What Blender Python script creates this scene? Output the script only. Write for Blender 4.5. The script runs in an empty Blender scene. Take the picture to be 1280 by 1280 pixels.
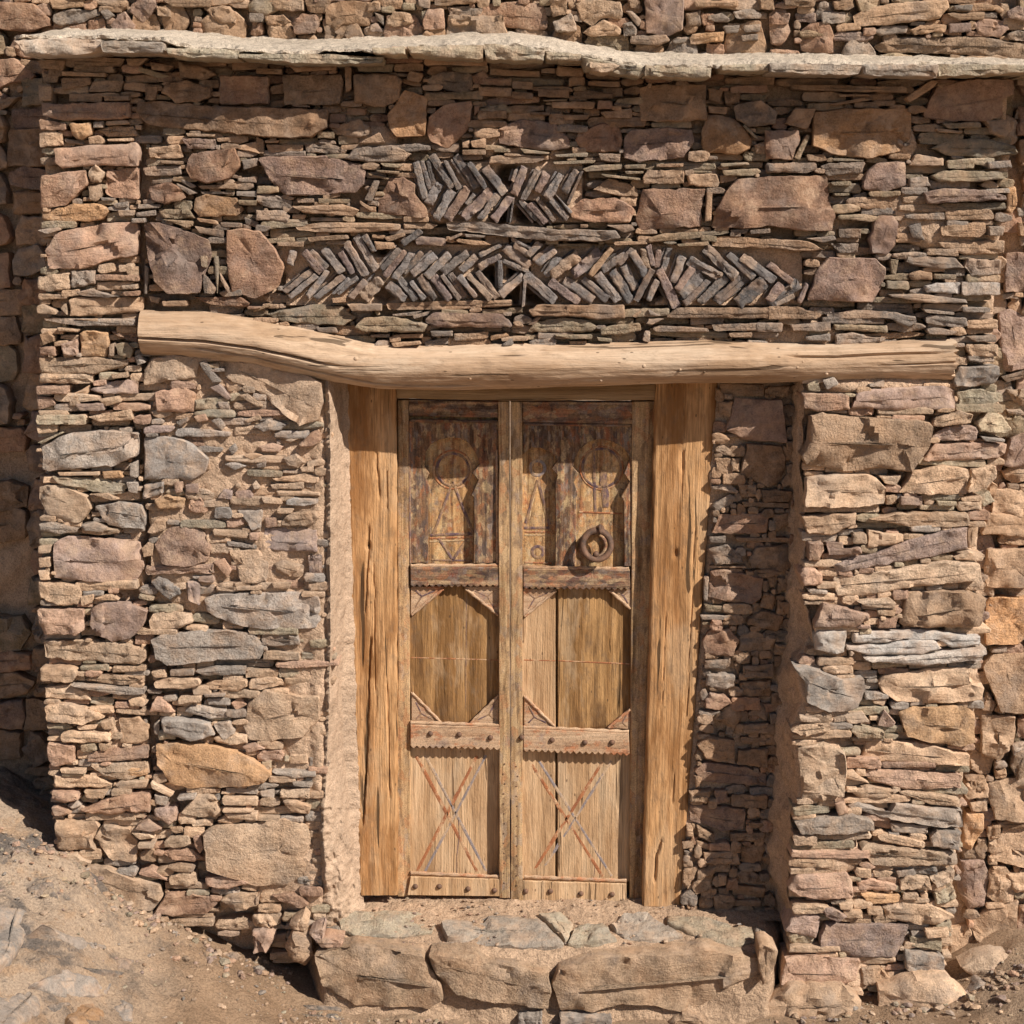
import bpy, bmesh, math, random
import numpy as np
from mathutils import Vector, noise, geometry

# ------------------------------------------------------------------ camera, sky, sun, exposure
scene = bpy.context.scene
COL = scene.collection
R = math.radians
PITCH = R(10.0)
CAM = Vector((0.0, -6.0, 2.635))
FPX = 2193.0                       # focal length in pixels of a 1280 px picture
cam_data = bpy.data.cameras.new('camera')
cam_data.sensor_width = 36.0
cam_data.lens = 36.0 * FPX / 1280.0
cam_data.clip_start = 0.05
cam_data.clip_end = 500.0
cam = bpy.data.objects.new('camera', cam_data)
cam.location = CAM
cam.rotation_euler = (R(90) - PITCH, 0, 0)
COL.objects.link(cam)
scene.camera = cam

SUN_DX, SUN_DZ = 1.35, 1.38         # sideways and downward run of a shadow for each metre of depth
sun_travel = Vector((-SUN_DX, 1.0, -SUN_DZ)).normalized()
elev = math.asin(-sun_travel.z)
azim = math.atan2(-sun_travel.x, -sun_travel.y)     # clockwise from +Y
world = bpy.data.worlds.new('World')
scene.world = world
world.use_nodes = True
wn = world.node_tree
bg = wn.nodes['Background']
sky = wn.nodes.new('ShaderNodeTexSky')
sky.sky_type = 'NISHITA'
sky.sun_disc = False
sky.sun_elevation = elev
sky.sun_rotation = azim
sky.altitude = 1200
sky.dust_density = 2.0
wn.links.new(sky.outputs[0], bg.inputs['Color'])
bg.inputs['Strength'].default_value = 0.05
sun_data = bpy.data.lights.new('sun', 'SUN')
sun_data.energy = 5.0
sun_data.angle = R(0.5)
sun_data.color = (1.0, 0.93, 0.83)
sun = bpy.data.objects.new('sun', sun_data)
sun.rotation_euler = sun_travel.to_track_quat('-Z', 'Y').to_euler()
sun.location = (4, -4, 8)
COL.objects.link(sun)
vs = scene.view_settings
vs.view_transform = 'Standard'
vs.look = 'None'
vs.gamma = 1.0
vs.exposure = 0.34
vs.use_curve_mapping = False
scene.cycles.max_bounces = 3
scene.cycles.diffuse_bounces = 2
scene.cycles.use_adaptive_sampling = True
scene.cycles.adaptive_threshold = 0.03

# ------------------------------------------------------------------ pixel of the survey picture -> point on a real plane
FW = Vector((0, math.cos(PITCH), -math.sin(PITCH)))
UP = Vector((0, math.sin(PITCH), math.cos(PITCH)))
def ray(px, py):
    return FW * FPX + Vector((1, 0, 0)) * (px - 640.0) + UP * (640.0 - py)
def on_y(px, py, a=0.0, b=0.0):
    """point on the upright plane y = a + b*x"""
    d = ray(px, py)
    t = (a + b * CAM.x - CAM.y) / (d.y - b * d.x)
    return CAM + d * t
def on_z(px, py, z=0.0):
    d = ray(px, py)
    return CAM + d * ((z - CAM.z) / d.z)
def clamp(v, a, b): return a if v < a else b if v > b else v
def lerp(a, b, t): return a + (b - a) * t
def sstep(a, b, v):
    t = clamp((v - a) / (b - a), 0, 1)
    return t * t * (3 - 2 * t)
def interp(pts, v):
    if v <= pts[0][0]: return pts[0][1]
    for (x0, y0), (x1, y1) in zip(pts, pts[1:]):
        if v <= x1: return lerp(y0, y1, (v - x0) / (x1 - x0))
    return pts[-1][1]
def fbm(v, o=4): return noise.fractal(v, 1.0, 2.1, o)

# ------------------------------------------------------------------ node helpers
class NT:
    def __init__(self, name):
        self.mat = bpy.data.materials.new(name)
        self.mat.use_nodes = True
        self.t = self.mat.node_tree
        self.bsdf = self.t.nodes['Principled BSDF']
        g = self.t.nodes.new('ShaderNodeNewGeometry')
        self.pos = g.outputs['Position']
    def link(self, a, b): self.t.links.new(a, b)
    def val(self, sock, v):
        if hasattr(v, 'is_linked') or hasattr(v, 'node'): self.link(v, sock)
        else: sock.default_value = v
    def mapping(self, vec, scale, rot=(0, 0, 0), loc=(0, 0, 0)):
        n = self.t.nodes.new('ShaderNodeMapping')
        self.link(vec, n.inputs['Vector'])
        n.inputs['Scale'].default_value = scale
        n.inputs['Rotation'].default_value = rot
        n.inputs['Location'].default_value = loc
        return n.outputs[0]
    def noise(self, vec, scale, detail=5, rough=0.6, dist=0.0):
        n = self.t.nodes.new('ShaderNodeTexNoise')
        self.link(vec, n.inputs['Vector'])
        n.inputs['Scale'].default_value = scale
        n.inputs['Detail'].default_value = detail
        n.inputs['Roughness'].default_value = rough
        n.inputs['Distortion'].default_value = dist
        return n.outputs['Fac']
    def voronoi(self, vec, scale, feature='F1', out='Distance', rand=1.0):
        n = self.t.nodes.new('ShaderNodeTexVoronoi')
        n.feature = feature
        self.link(vec, n.inputs['Vector'])
        n.inputs['Scale'].default_value = scale
        n.inputs['Randomness'].default_value = rand
        return n.outputs[out]
    def ramp(self, fac, stops):
        n = self.t.nodes.new('ShaderNodeValToRGB')
        self.link(fac, n.inputs[0])
        e = n.color_ramp.elements
        while len(e) < len(stops): e.new(0.5)
        for el, (p, c) in zip(e, stops):
            el.position = p
            el.color = (c, c, c, 1) if isinstance(c, (int, float)) else (*c, 1)
        return n.outputs[0]
    def mix(self, fac, a, b, mode='MIX'):
        n = self.t.nodes.new('ShaderNodeMix')
        n.data_type = 'RGBA'
        n.blend_type = mode
        self.val(n.inputs['Factor'], fac)
        for s, v in ((n.inputs['A'], a), (n.inputs['B'], b)):
            if isinstance(v, tuple): s.default_value = (*v[:3], 1)
            else: self.link(v, s)
        return n.outputs['Result']
    def math(self, op, a, b=0.0, c=None):
        n = self.t.nodes.new('ShaderNodeMath')
        n.operation = op
        self.val(n.inputs[0], a); self.val(n.inputs[1], b)
        if c is not None: self.val(n.inputs[2], c)
        return n.outputs[0]
    def vadd(self, a, b):
        n = self.t.nodes.new('ShaderNodeVectorMath')
        n.operation = 'ADD'
        self.link(a, n.inputs[0]); self.link(b, n.inputs[1])
        return n.outputs[0]
    def attr(self, name, out='Color'):
        n = self.t.nodes.new('ShaderNodeAttribute')
        n.attribute_name = name
        return n.outputs[out]
    def bump(self, h, dist, strength=1.0, normal=None):
        n = self.t.nodes.new('ShaderNodeBump')
        self.link(h, n.inputs['Height'])
        n.inputs['Distance'].default_value = dist
        n.inputs['Strength'].default_value = strength
        if normal is not None: self.link(normal, n.inputs['Normal'])
        return n.outputs[0]
    def done(self, color, normal=None, rough=0.9, spec=0.2, metal=0.0):
        if isinstance(color, tuple): self.bsdf.inputs['Base Color'].default_value = (*color, 1)
        else: self.link(color, self.bsdf.inputs['Base Color'])
        if normal is not None: self.link(normal, self.bsdf.inputs['Normal'])
        self.val(self.bsdf.inputs['Roughness'], rough)
        self.bsdf.inputs['Specular IOR Level'].default_value = spec
        self.bsdf.inputs['Metallic'].default_value = metal
        return self.mat

MUD = (0.56, 0.39, 0.27)
def mat_stone():
    n = NT('weathered_stone')
    tint = n.attr('tint'); rnd = n.attr('tint', 'Alpha')
    off = n.t.nodes.new('ShaderNodeCombineXYZ')
    for i in range(3): n.link(n.math('MULTIPLY', rnd, (7.3, 3.1, 5.7)[i]), off.inputs[i])
    p = n.vadd(n.pos, off.outputs[0])
    big = n.noise(p, 8, 3, 0.6)
    mid = n.noise(p, 34, 5, 0.72)
    fine = n.noise(p, 170, 2, 0.7)
    strata = n.noise(n.mapping(p, (5, 5, 24)), 1.8, 3, 0.65, 1.2)
    c = n.mix(1.0, tint, n.ramp(mid, [(0.28, 0.62), (0.5, 1.0), (0.72, 1.22)]), 'MULTIPLY')
    c = n.mix(n.math('MULTIPLY', rnd, 0.8), c, n.ramp(strata, [(0.3, 0.72), (0.5, 1.0), (0.7, 1.12)]), 'MULTIPLY')
    c = n.mix(0.8, c, n.ramp(fine, [(0.3, 0.62), (0.5, 1.0), (0.72, 1.25)]), 'MULTIPLY')
    c = n.mix(n.ramp(big, [(0.50, 0.0), (0.68, 0.6)]), c, n.mix(0.6, tint, (0.50, 0.29, 0.165)))
    c = n.mix(n.ramp(big, [(0.32, 0.65), (0.48, 0.0)]), c, n.mix(0.6, tint, (0.27, 0.235, 0.21)))
    dust = n.ramp(n.noise(n.mapping(p, (1, 1, 1), (0, 0, 0), (5, 8, 1)), 15, 4, 0.72), [(0.50, 0.0), (0.68, 0.55)])
    c = n.mix(dust, c, MUD)
    frac = n.math('FRACT', n.math('MULTIPLY', rnd, 7.0))
    h = n.math('ADD', n.math('MULTIPLY', mid, n.math('ADD', 0.45, frac)), n.math('MULTIPLY', n.math('MULTIPLY', strata, rnd), 0.5))
    nb = n.bump(h, 0.012, 0.85)
    pit = n.bump(n.noise(p, 120, 3, 0.75), 0.006, 0.75, nb)
    n.link(n.math('ADD', 0.3, n.math('MULTIPLY', frac, 0.65)), pit.node.inputs['Strength'])
    nb = pit
    return n.done(c, nb, 0.92, 0.15)

def mat_mud(name='mud_mortar', col=MUD, var=1.0, lumps=1.0):
    n = NT(name)
    p = n.pos
    big = n.noise(p, 4, 3, 0.6); mid = n.noise(p, 26, 4, 0.7); fine = n.noise(p, 190, 2, 0.75)
    c = n.mix(1.0, col, n.ramp(big, [(0.3, 1 - 0.2 * var), (0.6, 1.0), (0.75, 1 + 0.1 * var)]), 'MULTIPLY')
    c = n.mix(1.0, c, n.ramp(mid, [(0.25, 1 - 0.3 * var), (0.5, 1.0), (0.75, 1 + 0.18 * var)]), 'MULTIPLY')
    c = n.mix(1.0, c, n.ramp(fine, [(0.3, 1 - 0.35 * var), (0.5, 1.0), (0.7, 1 + 0.2 * var)]), 'MULTIPLY')
    grit = n.ramp(n.voronoi(p, 130), [(0.08, 1.0), (0.16, 0.0)])
    c = n.mix(n.math('MULTIPLY', grit, 0.45 * var), c, (0.26, 0.2, 0.16))
    clod = n.voronoi(p, 42)
    h = n.math('ADD', mid, n.math('MULTIPLY', clod, -0.3 * lumps))
    nb = n.bump(h, 0.016, 0.8 * lumps)
    nb = n.bump(n.noise(p, 140, 3, 0.78), 0.006, 0.8, nb)
    return n.done(c, nb, 0.95, 0.1)

def mat_wood(name, light, dark, grain=1.0, axis='z', stain=0.35, stain_col=(0.2, 0.115, 0.05), bleach=0.3, bleach_col=(0.55, 0.41, 0.28), off=0.0, crack=0.5):
    n = NT(name)
    p = n.mapping(n.pos, (1, 1, 1), (0, 0, 0), (off, off * 0.7, off * 1.3))
    def along(k): return (1, 1, k) if axis == 'z' else (k, 1, 1)
    warp = n.noise(n.mapping(p, along(0.35)), 5, 2, 0.5)
    wv = n.t.nodes.new('ShaderNodeCombineXYZ')
    w = n.math('MULTIPLY', warp, 0.05)
    n.link(w, wv.inputs[0]); n.link(w, wv.inputs[2])
    q2 = n.vadd(n.mapping(p, along(0.05)), wv.outputs[0])
    g0 = n.noise(q2, 15, 3, 0.6, 0.4)
    g1 = n.noise(q2, 55, 3, 0.65, 0.6)
    g2 = n.noise(n.mapping(p, along(0.03)), 230, 2, 0.7)
    c = n.mix(n.ramp(g0, [(0.38, 0.0), (0.6, 1.0)]), dark, light)
    c = n.mix(0.9 * grain, c, n.ramp(g1, [(0.33, 0.6), (0.5, 1.0), (0.66, 1.12)]), 'MULTIPLY')
    c = n.mix(0.9 * grain, c, n.ramp(g2, [(0.32, 0.62), (0.5, 1.0), (0.68, 1.15)]), 'MULTIPLY')
    blot = n.noise(n.mapping(p, along(0.3)), 8, 4, 0.68)
    c = n.mix(n.ramp(blot, [(0.50, 0.0), (0.62, stain)]), c, stain_col)
    c = n.mix(n.ramp(blot, [(0.36, bleach), (0.46, 0.0)]), c, bleach_col)
    grime = n.ramp(n.noise(n.mapping(p, along(0.6), (0, 0, 0), (4, 2, 6)), 24, 5, 0.75), [(0.53, 0.0), (0.64, 0.45 * stain)])
    c = n.mix(grime, c, (0.17, 0.115, 0.075))
    ck = n.ramp(n.noise(n.mapping(q2, (1, 1, 1), (0, 0, 0), (2, 9, 4)), 34, 2, 0.5), [(0.325, 1.0), (0.35, 0.0)])
    c = n.mix(n.math('MULTIPLY', ck, crack), c, (0.06, 0.036, 0.02))
    worm = n.ramp(n.voronoi(n.mapping(p, along(0.45)), 26), [(0.05, 1.0), (0.085, 0.0)])
    c = n.mix(n.math('MULTIPLY', worm, 0.75), c, (0.08, 0.05, 0.03))
    h = n.math('SUBTRACT', n.math('ADD', g1, n.math('MULTIPLY', g2, 0.6)), n.math('MULTIPLY', ck, 1.4))
    nb = n.bump(h, 0.006, 0.3 + 0.35 * grain)
    nb = n.bump(n.noise(n.mapping(p, along(0.4)), 70, 3, 0.75), 0.004, 0.7, nb)
    return n.done(c, nb, 0.87, 0.12)

def mat_paint(name, base, dark, patches, scale=26, off=0.0, axis='z', cells=None):
    """old wood under the worn remains of paint"""
    n = NT(name)
    p = n.mapping(n.pos, (1, 1, 1), (0, 0, 0), (off, off, off))
    q = n.mapping(p, (1, 1, 0.06) if axis == 'z' else (0.06, 1, 1))
    g1 = n.noise(q, 48, 4, 0.65, 0.6)
    c = n.mix(n.ramp(g1, [(0.33, 0.0), (0.62, 1.0)]), dark, base)
    for i, (col, lo, hi, amt) in enumerate(patches):
        f = n.ramp(n.noise(n.mapping(p, (1, 1, 0.6) if axis == 'z' else (0.6, 1, 1), (0, 0, 0), (i * 3.7, i * 1.9, i * 5.3)), scale * (1 + 0.13 * i), 4, 0.68), [(lo, 0.0), (hi, amt)])
        c = n.mix(f, c, col)
    if cells:
        cs, pal, amt = cells
        v = n.t.nodes.new('ShaderNodeTexVoronoi')
        n.link(n.mapping(p, cs), v.inputs['Vector']); v.inputs['Scale'].default_value = 1.0
        sp = n.t.nodes.new('ShaderNodeSeparateColor'); n.link(v.outputs['Color'], sp.inputs[0])
        r = n.ramp(sp.outputs[0], [(k / len(pal), col) for k, col in enumerate(pal)])
        r.node.color_ramp.interpolation = 'CONSTANT'
        wear = n.ramp(n.noise(n.mapping(p, (1, 1, 0.5), (0, 0, 0), (8, 3, 2)), 45, 4, 0.75), [(0.42, 0.0), (0.56, amt)])
        c = n.mix(wear, c, r)
        c = n.mix(0.85, c, n.ramp(g1, [(0.34, 0.5), (0.5, 0.95), (0.64, 1.15)]), 'MULTIPLY')
    fine = n.noise(p, 240, 2, 0.7)
    c = n.mix(0.8, c, n.ramp(fine, [(0.3, 0.55), (0.5, 1.0), (0.7, 1.3)]), 'MULTIPLY')
    nb = n.bump(g1, 0.005, 0.55)
    nb = n.bump(fine, 0.002, 0.5, nb)
    return n.done(c, nb, 0.78, 0.2)

def mat_iron():
    n = NT('rusty_iron')
    a = n.noise(n.pos, 45, 6, 0.7)
    c = n.mix(n.ramp(a, [(0.35, 0.0), (0.65, 1.0)]), (0.085, 0.055, 0.042), (0.22, 0.12, 0.075))
    return n.done(c, n.bump(n.noise(n.pos, 160, 5, 0.7), 0.003, 0.6), 0.7, 0.35, 0.25)

M = {
    'stone': mat_stone(),
    'mud': mat_mud(),
    'bed': mat_mud('trodden_mud', (0.47, 0.325, 0.22), 1.2, 1.1),
    'plaster': mat_mud('mud_plaster', (0.51, 0.365, 0.26), 0.9, 0.9),
    'cap': mat_mud('lime_mud_cap', (0.60, 0.50, 0.395), 1.0, 1.2),
    'jamb': mat_wood('jamb_wood', (0.57, 0.325, 0.155), (0.36, 0.18, 0.075), 1.0, 'z', 0.8, (0.27, 0.125, 0.045), 0.4, (0.56, 0.385, 0.235), 0.0, 0.85),
    'header': mat_wood('header_wood', (0.44, 0.30, 0.175), (0.30, 0.19, 0.10), 0.8, 'x', 0.3),
    'log': mat_wood('log_wood', (0.57, 0.41, 0.285), (0.45, 0.305, 0.20), 0.5, 'x', 0.6, (0.36, 0.225, 0.13), 0.6, (0.58, 0.445, 0.325), 2.0, 0.75),
    'panel': mat_wood('door_panel_wood', (0.46, 0.265, 0.115), (0.25, 0.13, 0.05), 1.0, 'z', 0.9, (0.15, 0.078, 0.034), 0.45, (0.56, 0.40, 0.25), 5.0),
    'panel_pale': mat_wood('pale_door_panel_wood', (0.63, 0.425, 0.255), (0.48, 0.30, 0.165), 0.8, 'z', 0.4, (0.32, 0.17, 0.075), 0.4, (0.54, 0.41, 0.28), 8.0),
    'stile': mat_paint('stile_wood', (0.52, 0.34, 0.185), (0.32, 0.185, 0.085),
                       [((0.27, 0.22, 0.21), 0.56, 0.7, 0.5), ((0.40, 0.16, 0.07), 0.57, 0.72, 0.55), ((0.16, 0.09, 0.055), 0.58, 0.72, 0.6)], 20, 0.0, 'z', ((46, 40, 24), [(0.15, 0.105, 0.08), (0.42, 0.17, 0.075), (0.46, 0.31, 0.16), (0.09, 0.06, 0.05), (0.30, 0.25, 0.215), (0.54, 0.39, 0.23)], 0.42)),
    'rail': mat_paint('rail_wood', (0.54, 0.37, 0.24), (0.36, 0.21, 0.12),
                      [((0.44, 0.16, 0.07), 0.53, 0.62, 0.75), ((0.25, 0.19, 0.17), 0.56, 0.68, 0.6), ((0.14, 0.085, 0.055), 0.58, 0.68, 0.6)], 16, 3.0, 'x'),
    'rail_dark': mat_paint('painted_rail_wood', (0.36, 0.22, 0.13), (0.14, 0.075, 0.045),
                           [((0.16, 0.115, 0.10), 0.48, 0.62, 0.75), ((0.26, 0.07, 0.04), 0.52, 0.66, 0.7), ((0.50, 0.36, 0.22), 0.6, 0.72, 0.7), ((0.06, 0.04, 0.035), 0.53, 0.66, 0.8)], 22, 6.0, 'x', ((30, 30, 70), [(0.15, 0.105, 0.08), (0.42, 0.17, 0.075), (0.46, 0.31, 0.16), (0.09, 0.06, 0.05), (0.30, 0.25, 0.215), (0.54, 0.39, 0.23)], 0.5)),
    'arch': mat_paint('painted_arch_wood', (0.27, 0.15, 0.08), (0.10, 0.055, 0.034),
                      [((0.13, 0.10, 0.09), 0.47, 0.6, 0.75), ((0.30, 0.10, 0.045), 0.53, 0.63, 0.75), ((0.52, 0.37, 0.20), 0.57, 0.66, 0.8), ((0.19, 0.155, 0.15), 0.58, 0.68, 0.5)], 24, 9.0, 'z', ((80, 50, 36), [(0.15, 0.105, 0.08), (0.42, 0.17, 0.075), (0.46, 0.31, 0.16), (0.09, 0.06, 0.05), (0.30, 0.25, 0.215), (0.54, 0.39, 0.23)], 0.5)),
    'niche': mat_paint('painted_niche_wood', (0.57, 0.335, 0.15), (0.35, 0.185, 0.08),
                       [((0.60, 0.44, 0.24), 0.5, 0.62, 0.7), ((0.24, 0.18, 0.16), 0.57, 0.67, 0.5), ((0.40, 0.13, 0.055), 0.55, 0.66, 0.7), ((0.10, 0.065, 0.05), 0.57, 0.66, 0.7)], 22, 12.0, 'z', ((75, 50, 75), [(0.15, 0.105, 0.08), (0.42, 0.17, 0.075), (0.46, 0.31, 0.16), (0.09, 0.06, 0.05), (0.30, 0.25, 0.215), (0.54, 0.39, 0.23)], 0.4)),
    'line_red': mat_paint('worn_red_line', (0.40, 0.16, 0.07), (0.28, 0.105, 0.05), [((0.56, 0.37, 0.22), 0.48, 0.60, 0.85)], 30, 1.0),
    'line_grey': mat_paint('worn_grey_line', (0.29, 0.24, 0.235), (0.22, 0.18, 0.17), [((0.56, 0.38, 0.23), 0.47, 0.60, 0.85)], 30, 2.0),
    'line_purple': mat_paint('worn_purple_line', (0.17, 0.11, 0.12), (0.10, 0.06, 0.06), [((0.36, 0.22, 0.12), 0.42, 0.58, 0.9)], 30, 4.0),
    'line_cream': mat_paint('worn_cream_line', (0.58, 0.44, 0.27), (0.42, 0.29, 0.16), [((0.36, 0.20, 0.10), 0.44, 0.58, 0.85)], 34, 7.0),
    'iron': mat_iron(),
}
def mat_ground():
    n = NT('trodden_earth')
    p = n.pos
    big = n.noise(p, 1.7, 4, 0.6, 0.4); mid = n.noise(p, 9, 5, 0.7); fine = n.noise(p, 120, 3, 0.75)
    c = n.mix(n.ramp(big, [(0.36, 0.0), (0.6, 1.0)]), (0.27, 0.172, 0.105), (0.37, 0.26, 0.175))
    c = n.mix(1.0, c, n.ramp(mid, [(0.28, 0.68), (0.5, 1.0), (0.72, 1.22)]), 'MULTIPLY')
    c = n.mix(1.0, c, n.ramp(fine, [(0.3, 0.62), (0.5, 1.0), (0.7, 1.28)]), 'MULTIPLY')
    sep = n.t.nodes.new('ShaderNodeSeparateXYZ'); n.link(p, sep.inputs[0])
    left = n.ramp(n.math('ADD', n.math('MULTIPLY', sep.outputs[0], -1.0), n.math('MULTIPLY', mid, 0.5)), [(0.0, 0.0), (1.0, 1.0)])
    mr = n.t.nodes.new('ShaderNodeMapRange')
    n.link(n.math('ADD', sep.outputs[0], n.math('MULTIPLY', mid, 0.5)), mr.inputs['Value'])
    mr.inputs['From Min'].default_value = -0.85; mr.inputs['From Max'].default_value = -1.35
    rock = n.mix(n.ramp(n.noise(p, 4.5, 6, 0.72), [(0.40, 0.0), (0.52, 1.0)]), (0.14, 0.122, 0.11), (0.43, 0.325, 0.24))
    rock = n.mix(n.ramp(n.noise(n.mapping(p, (1, 1, 1), (0, 0, 0), (6, 2, 1)), 7, 5, 0.7), [(0.52, 0.0), (0.62, 0.7)]), rock, (0.42, 0.275, 0.17))
    rock = n.mix(1.0, rock, n.ramp(fine, [(0.3, 0.6), (0.5, 1.0), (0.7, 1.3)]), 'MULTIPLY')
    c = n.mix(n.math('MULTIPLY', mr.outputs[0], 0.9), c, rock)
    grit = n.ramp(n.voronoi(p, 75), [(0.07, 1.0), (0.13, 0.0)])
    c = n.mix(n.math('MULTIPLY', grit, 0.5), c, (0.30, 0.25, 0.21))
    nb = n.bump(mid, 0.03, 0.6)
    nb = n.bump(n.noise(p, 60, 5, 0.78), 0.014, 0.9, nb)
    return n.done(c, nb, 0.95, 0.1)
M['ground'] = mat_ground()

# ------------------------------------------------------------------ objects
def tag(o, label=None, category=None, group=None, kind=None):
    if label: o['label'] = label
    if category: o['category'] = category
    if group: o['group'] = group
    if kind: o['kind'] = kind
    return o
def empty(name, loc=(0, 0, 0), parent=None):
    o = bpy.data.objects.new(name, None)
    o.location = loc
    o.empty_display_size = 0.1
    COL.objects.link(o)
    if parent is not None: attach(o, parent)
    return o
def world_loc(o):
    v = Vector(o.location)
    while o.parent is not None:
        o = o.parent
        v = v + Vector(o.location)
    return v
def attach(o, parent):
    """parent without rotation: keep the place in the world"""
    w = Vector(o.location)
    o.parent = parent
    o.location = w - world_loc(parent)
def mesh_obj(name, verts, faces, mat, parent=None, origin=None, tint=None, smooth=True, sharp=35):
    """verts in world space; the object's origin is put at `origin` (default: centre)"""
    if origin is None:
        a = np.array([tuple(v) for v in verts], dtype=np.float64)
        origin = Vector((a.min(0) + a.max(0)) / 2)
    me = bpy.data.meshes.new(name)
    me.from_pydata([tuple(Vector(v) - origin) for v in verts], [], faces)
    me.materials.append(M[mat] if isinstance(mat, str) else mat)
    if tint is not None:
        at = me.color_attributes.new('tint', 'FLOAT_COLOR', 'POINT')
        t = np.array(tint, dtype=np.float32)
        if t.ndim == 1: t = np.tile(t, (len(verts), 1))
        at.data.foreach_set('color', t.ravel())
    if smooth:
        me.polygons.foreach_set('use_smooth', [True] * len(me.polygons))
        if sharp: me.set_sharp_from_angle(angle=R(sharp))
    me.update()
    o = bpy.data.objects.new(name, me)
    o.location = origin
    COL.objects.link(o)
    if parent is not None: attach(o, parent)
    return o

# ------------------------------------------------------------------ stones
TINT = {
    'r': (0.480, 0.300, 0.212), 'p': (0.375, 0.268, 0.225), 'g': (0.375, 0.318, 0.272), 'n': (0.410, 0.340, 0.240),
    't': (0.575, 0.400, 0.270), 'o': (0.600, 0.360, 0.195), 'b': (0.440, 0.300, 0.200), 'd': (0.235, 0.205, 0.182), 'w': (0.54, 0.485, 0.435),
}
def tint_of(code, rng):
    c = tuple(lerp(a, b, 0.10) for a, b in zip(TINT[code], (0.455, 0.325, 0.225)))
    k = rng.uniform(0.72, 1.16)
    h = rng.uniform(-0.04, 0.03)
    return (c[0] * k * (1 + h), c[1] * k, c[2] * k * (1 - h), rng.random())
def poly_area(p):
    return 0.5 * sum(p[i][0] * p[(i + 1) % len(p)][1] - p[(i + 1) % len(p)][0] * p[i][1] for i in range(len(p)))
def stone_geo(poly, rng, depth=0.09, fine=True, dome=None, rough=1.0, gap=0.0006, edge=None, tilt=1.0):
    """poly: outline in metres in a plane (counter-clockwise from outside). Returns (a, b, h) points and faces."""
    if poly_area(poly) < 0: poly = poly[::-1]
    # knock off the corners
    q = []
    cabs = rng.uniform(0.001, 0.0055)
    m = len(poly)
    for i in range(m):
        x0, y0 = poly[i]; x1, y1 = poly[(i + 1) % m]
        cut = clamp(cabs / (math.hypot(x1 - x0, y1 - y0) + 1e-6), 0.02, 0.2)
        q.append((lerp(x0, x1, cut), lerp(y0, y1, cut)))
        q.append((lerp(x0, x1, 1 - cut), lerp(y0, y1, 1 - cut)))
    P = np.array(q)
    cen = P.mean(0)
    d = P - cen
    cov = d.T @ d
    w_, v_ = np.linalg.eigh(cov)
    ax = v_[:, 1]; bx = v_[:, 0]
    L = np.abs(d @ ax).max(); W = max(np.abs(d @ bx).max(), 0.002)
    minor = 2 * W
    step = clamp((L + W) / (11.0 if fine else 3.5), 0.005 if fine else 0.012, 0.017 if fine else 0.05)
    out = []
    for i in range(len(q)):
        x0, y0 = q[i]; x1, y1 = q[(i + 1) % len(q)]
        k = max(1, int(round(math.hypot(x1 - x0, y1 - y0) / step)))
        for j in range(k): out.append((lerp(x0, x1, j / k), lerp(y0, y1, j / k)))
    n = len(out)
    O = np.array(out)
    tang = np.roll(O, -1, 0) - np.roll(O, 1, 0)
    ln = np.hypot(tang[:, 0], tang[:, 1]) + 1e-9
    nor = np.stack([tang[:, 1] / ln, -tang[:, 0] / ln], 1)        # outward
    sd = Vector((rng.uniform(-90, 90), rng.uniform(-90, 90), rng.uniform(-90, 90)))
    amp = min(0.0045, 0.075 * minor) * rough
    for i in range(n):
        k = noise.noise(Vector((O[i, 0] * 34, O[i, 1] * 34, 0)) + sd) + 0.6 * noise.noise(Vector((O[i, 0] * 95, O[i, 1] * 95, 3)) + sd)
        O[i] += nor[i] * (k * amp - gap)
    proj = np.clip((O - cen) @ ax, -max(0, L - W), max(0, L - W))
    med = cen + proj[:, None] * ax
    if edge is None: edge = clamp(minor * rng.uniform(0.03, 0.09), 0.002, 0.007)
    if dome is None: dome = clamp(minor * rng.uniform(-0.05, 0.05), 0, 0.010)
    ta, tb = tilt * rng.uniform(-0.09, 0.09), tilt * rng.uniform(-0.08, 0.08)
    A = clamp(minor * 0.06, 0.0012, 0.009) * rough
    f1 = 1.0 / max(0.03, minor * 0.55)
    ter = rng.uniform(0.2, 1.0) * clamp(minor * 0.035, 0, 0.005)
    ff = 1.0 / max(0.045, minor * rng.uniform(0.45, 0.8)); FT = rng.uniform(0.05, 0.2) * rough
    def relief(x, y):
        v = Vector((x, y, 0))
        h = A * 1.5 * fbm(v * f1 + sd, 4) + 0.4 * A * noise.noise(v * 85 + sd)
        t = noise.noise(Vector((x * f1 * 0.8, y * f1 * 1.3, 7)) + sd)
        h += ter * (sstep(-0.04, 0.04, t) + sstep(0.22, 0.28, t) - 1.2)
        if fine and minor > 0.035:
            _, pts = noise.voronoi(Vector((x * ff, y * ff, 0)) + sd)
            c = pts[0]
            cd = (Vector((x * ff, y * ff, 0)) + sd - c) / ff
            h += FT * (math.sin(c.x * 12.9 + c.y * 7.3) * cd.x + math.cos(c.x * 5.1 - c.y * 9.7) * cd.y) + 0.35 * A * math.sin(c.x * 23.1 + c.z * 3.3)
        return h + ta * (x - cen[0]) + tb * (y - cen[1])
    V = []
    def ring(pts, hs):
        i0 = len(V)
        for (x, y), h in zip(pts, hs): V.append((x, y, h))
        return i0
    rings = []
    rings.append(ring(O + (med - O) * 0.08, [-depth] * n))
    rings.append(ring(O, [relief(x, y) * 0.6 - edge * rng.uniform(0.75, 1.25) - dome for x, y in O]))
    ins = min(0.0045, 0.12 * minor) * rng.uniform(0.5, 1.1)
    dist = np.hypot(*(med - O).T) + 1e-9
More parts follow.
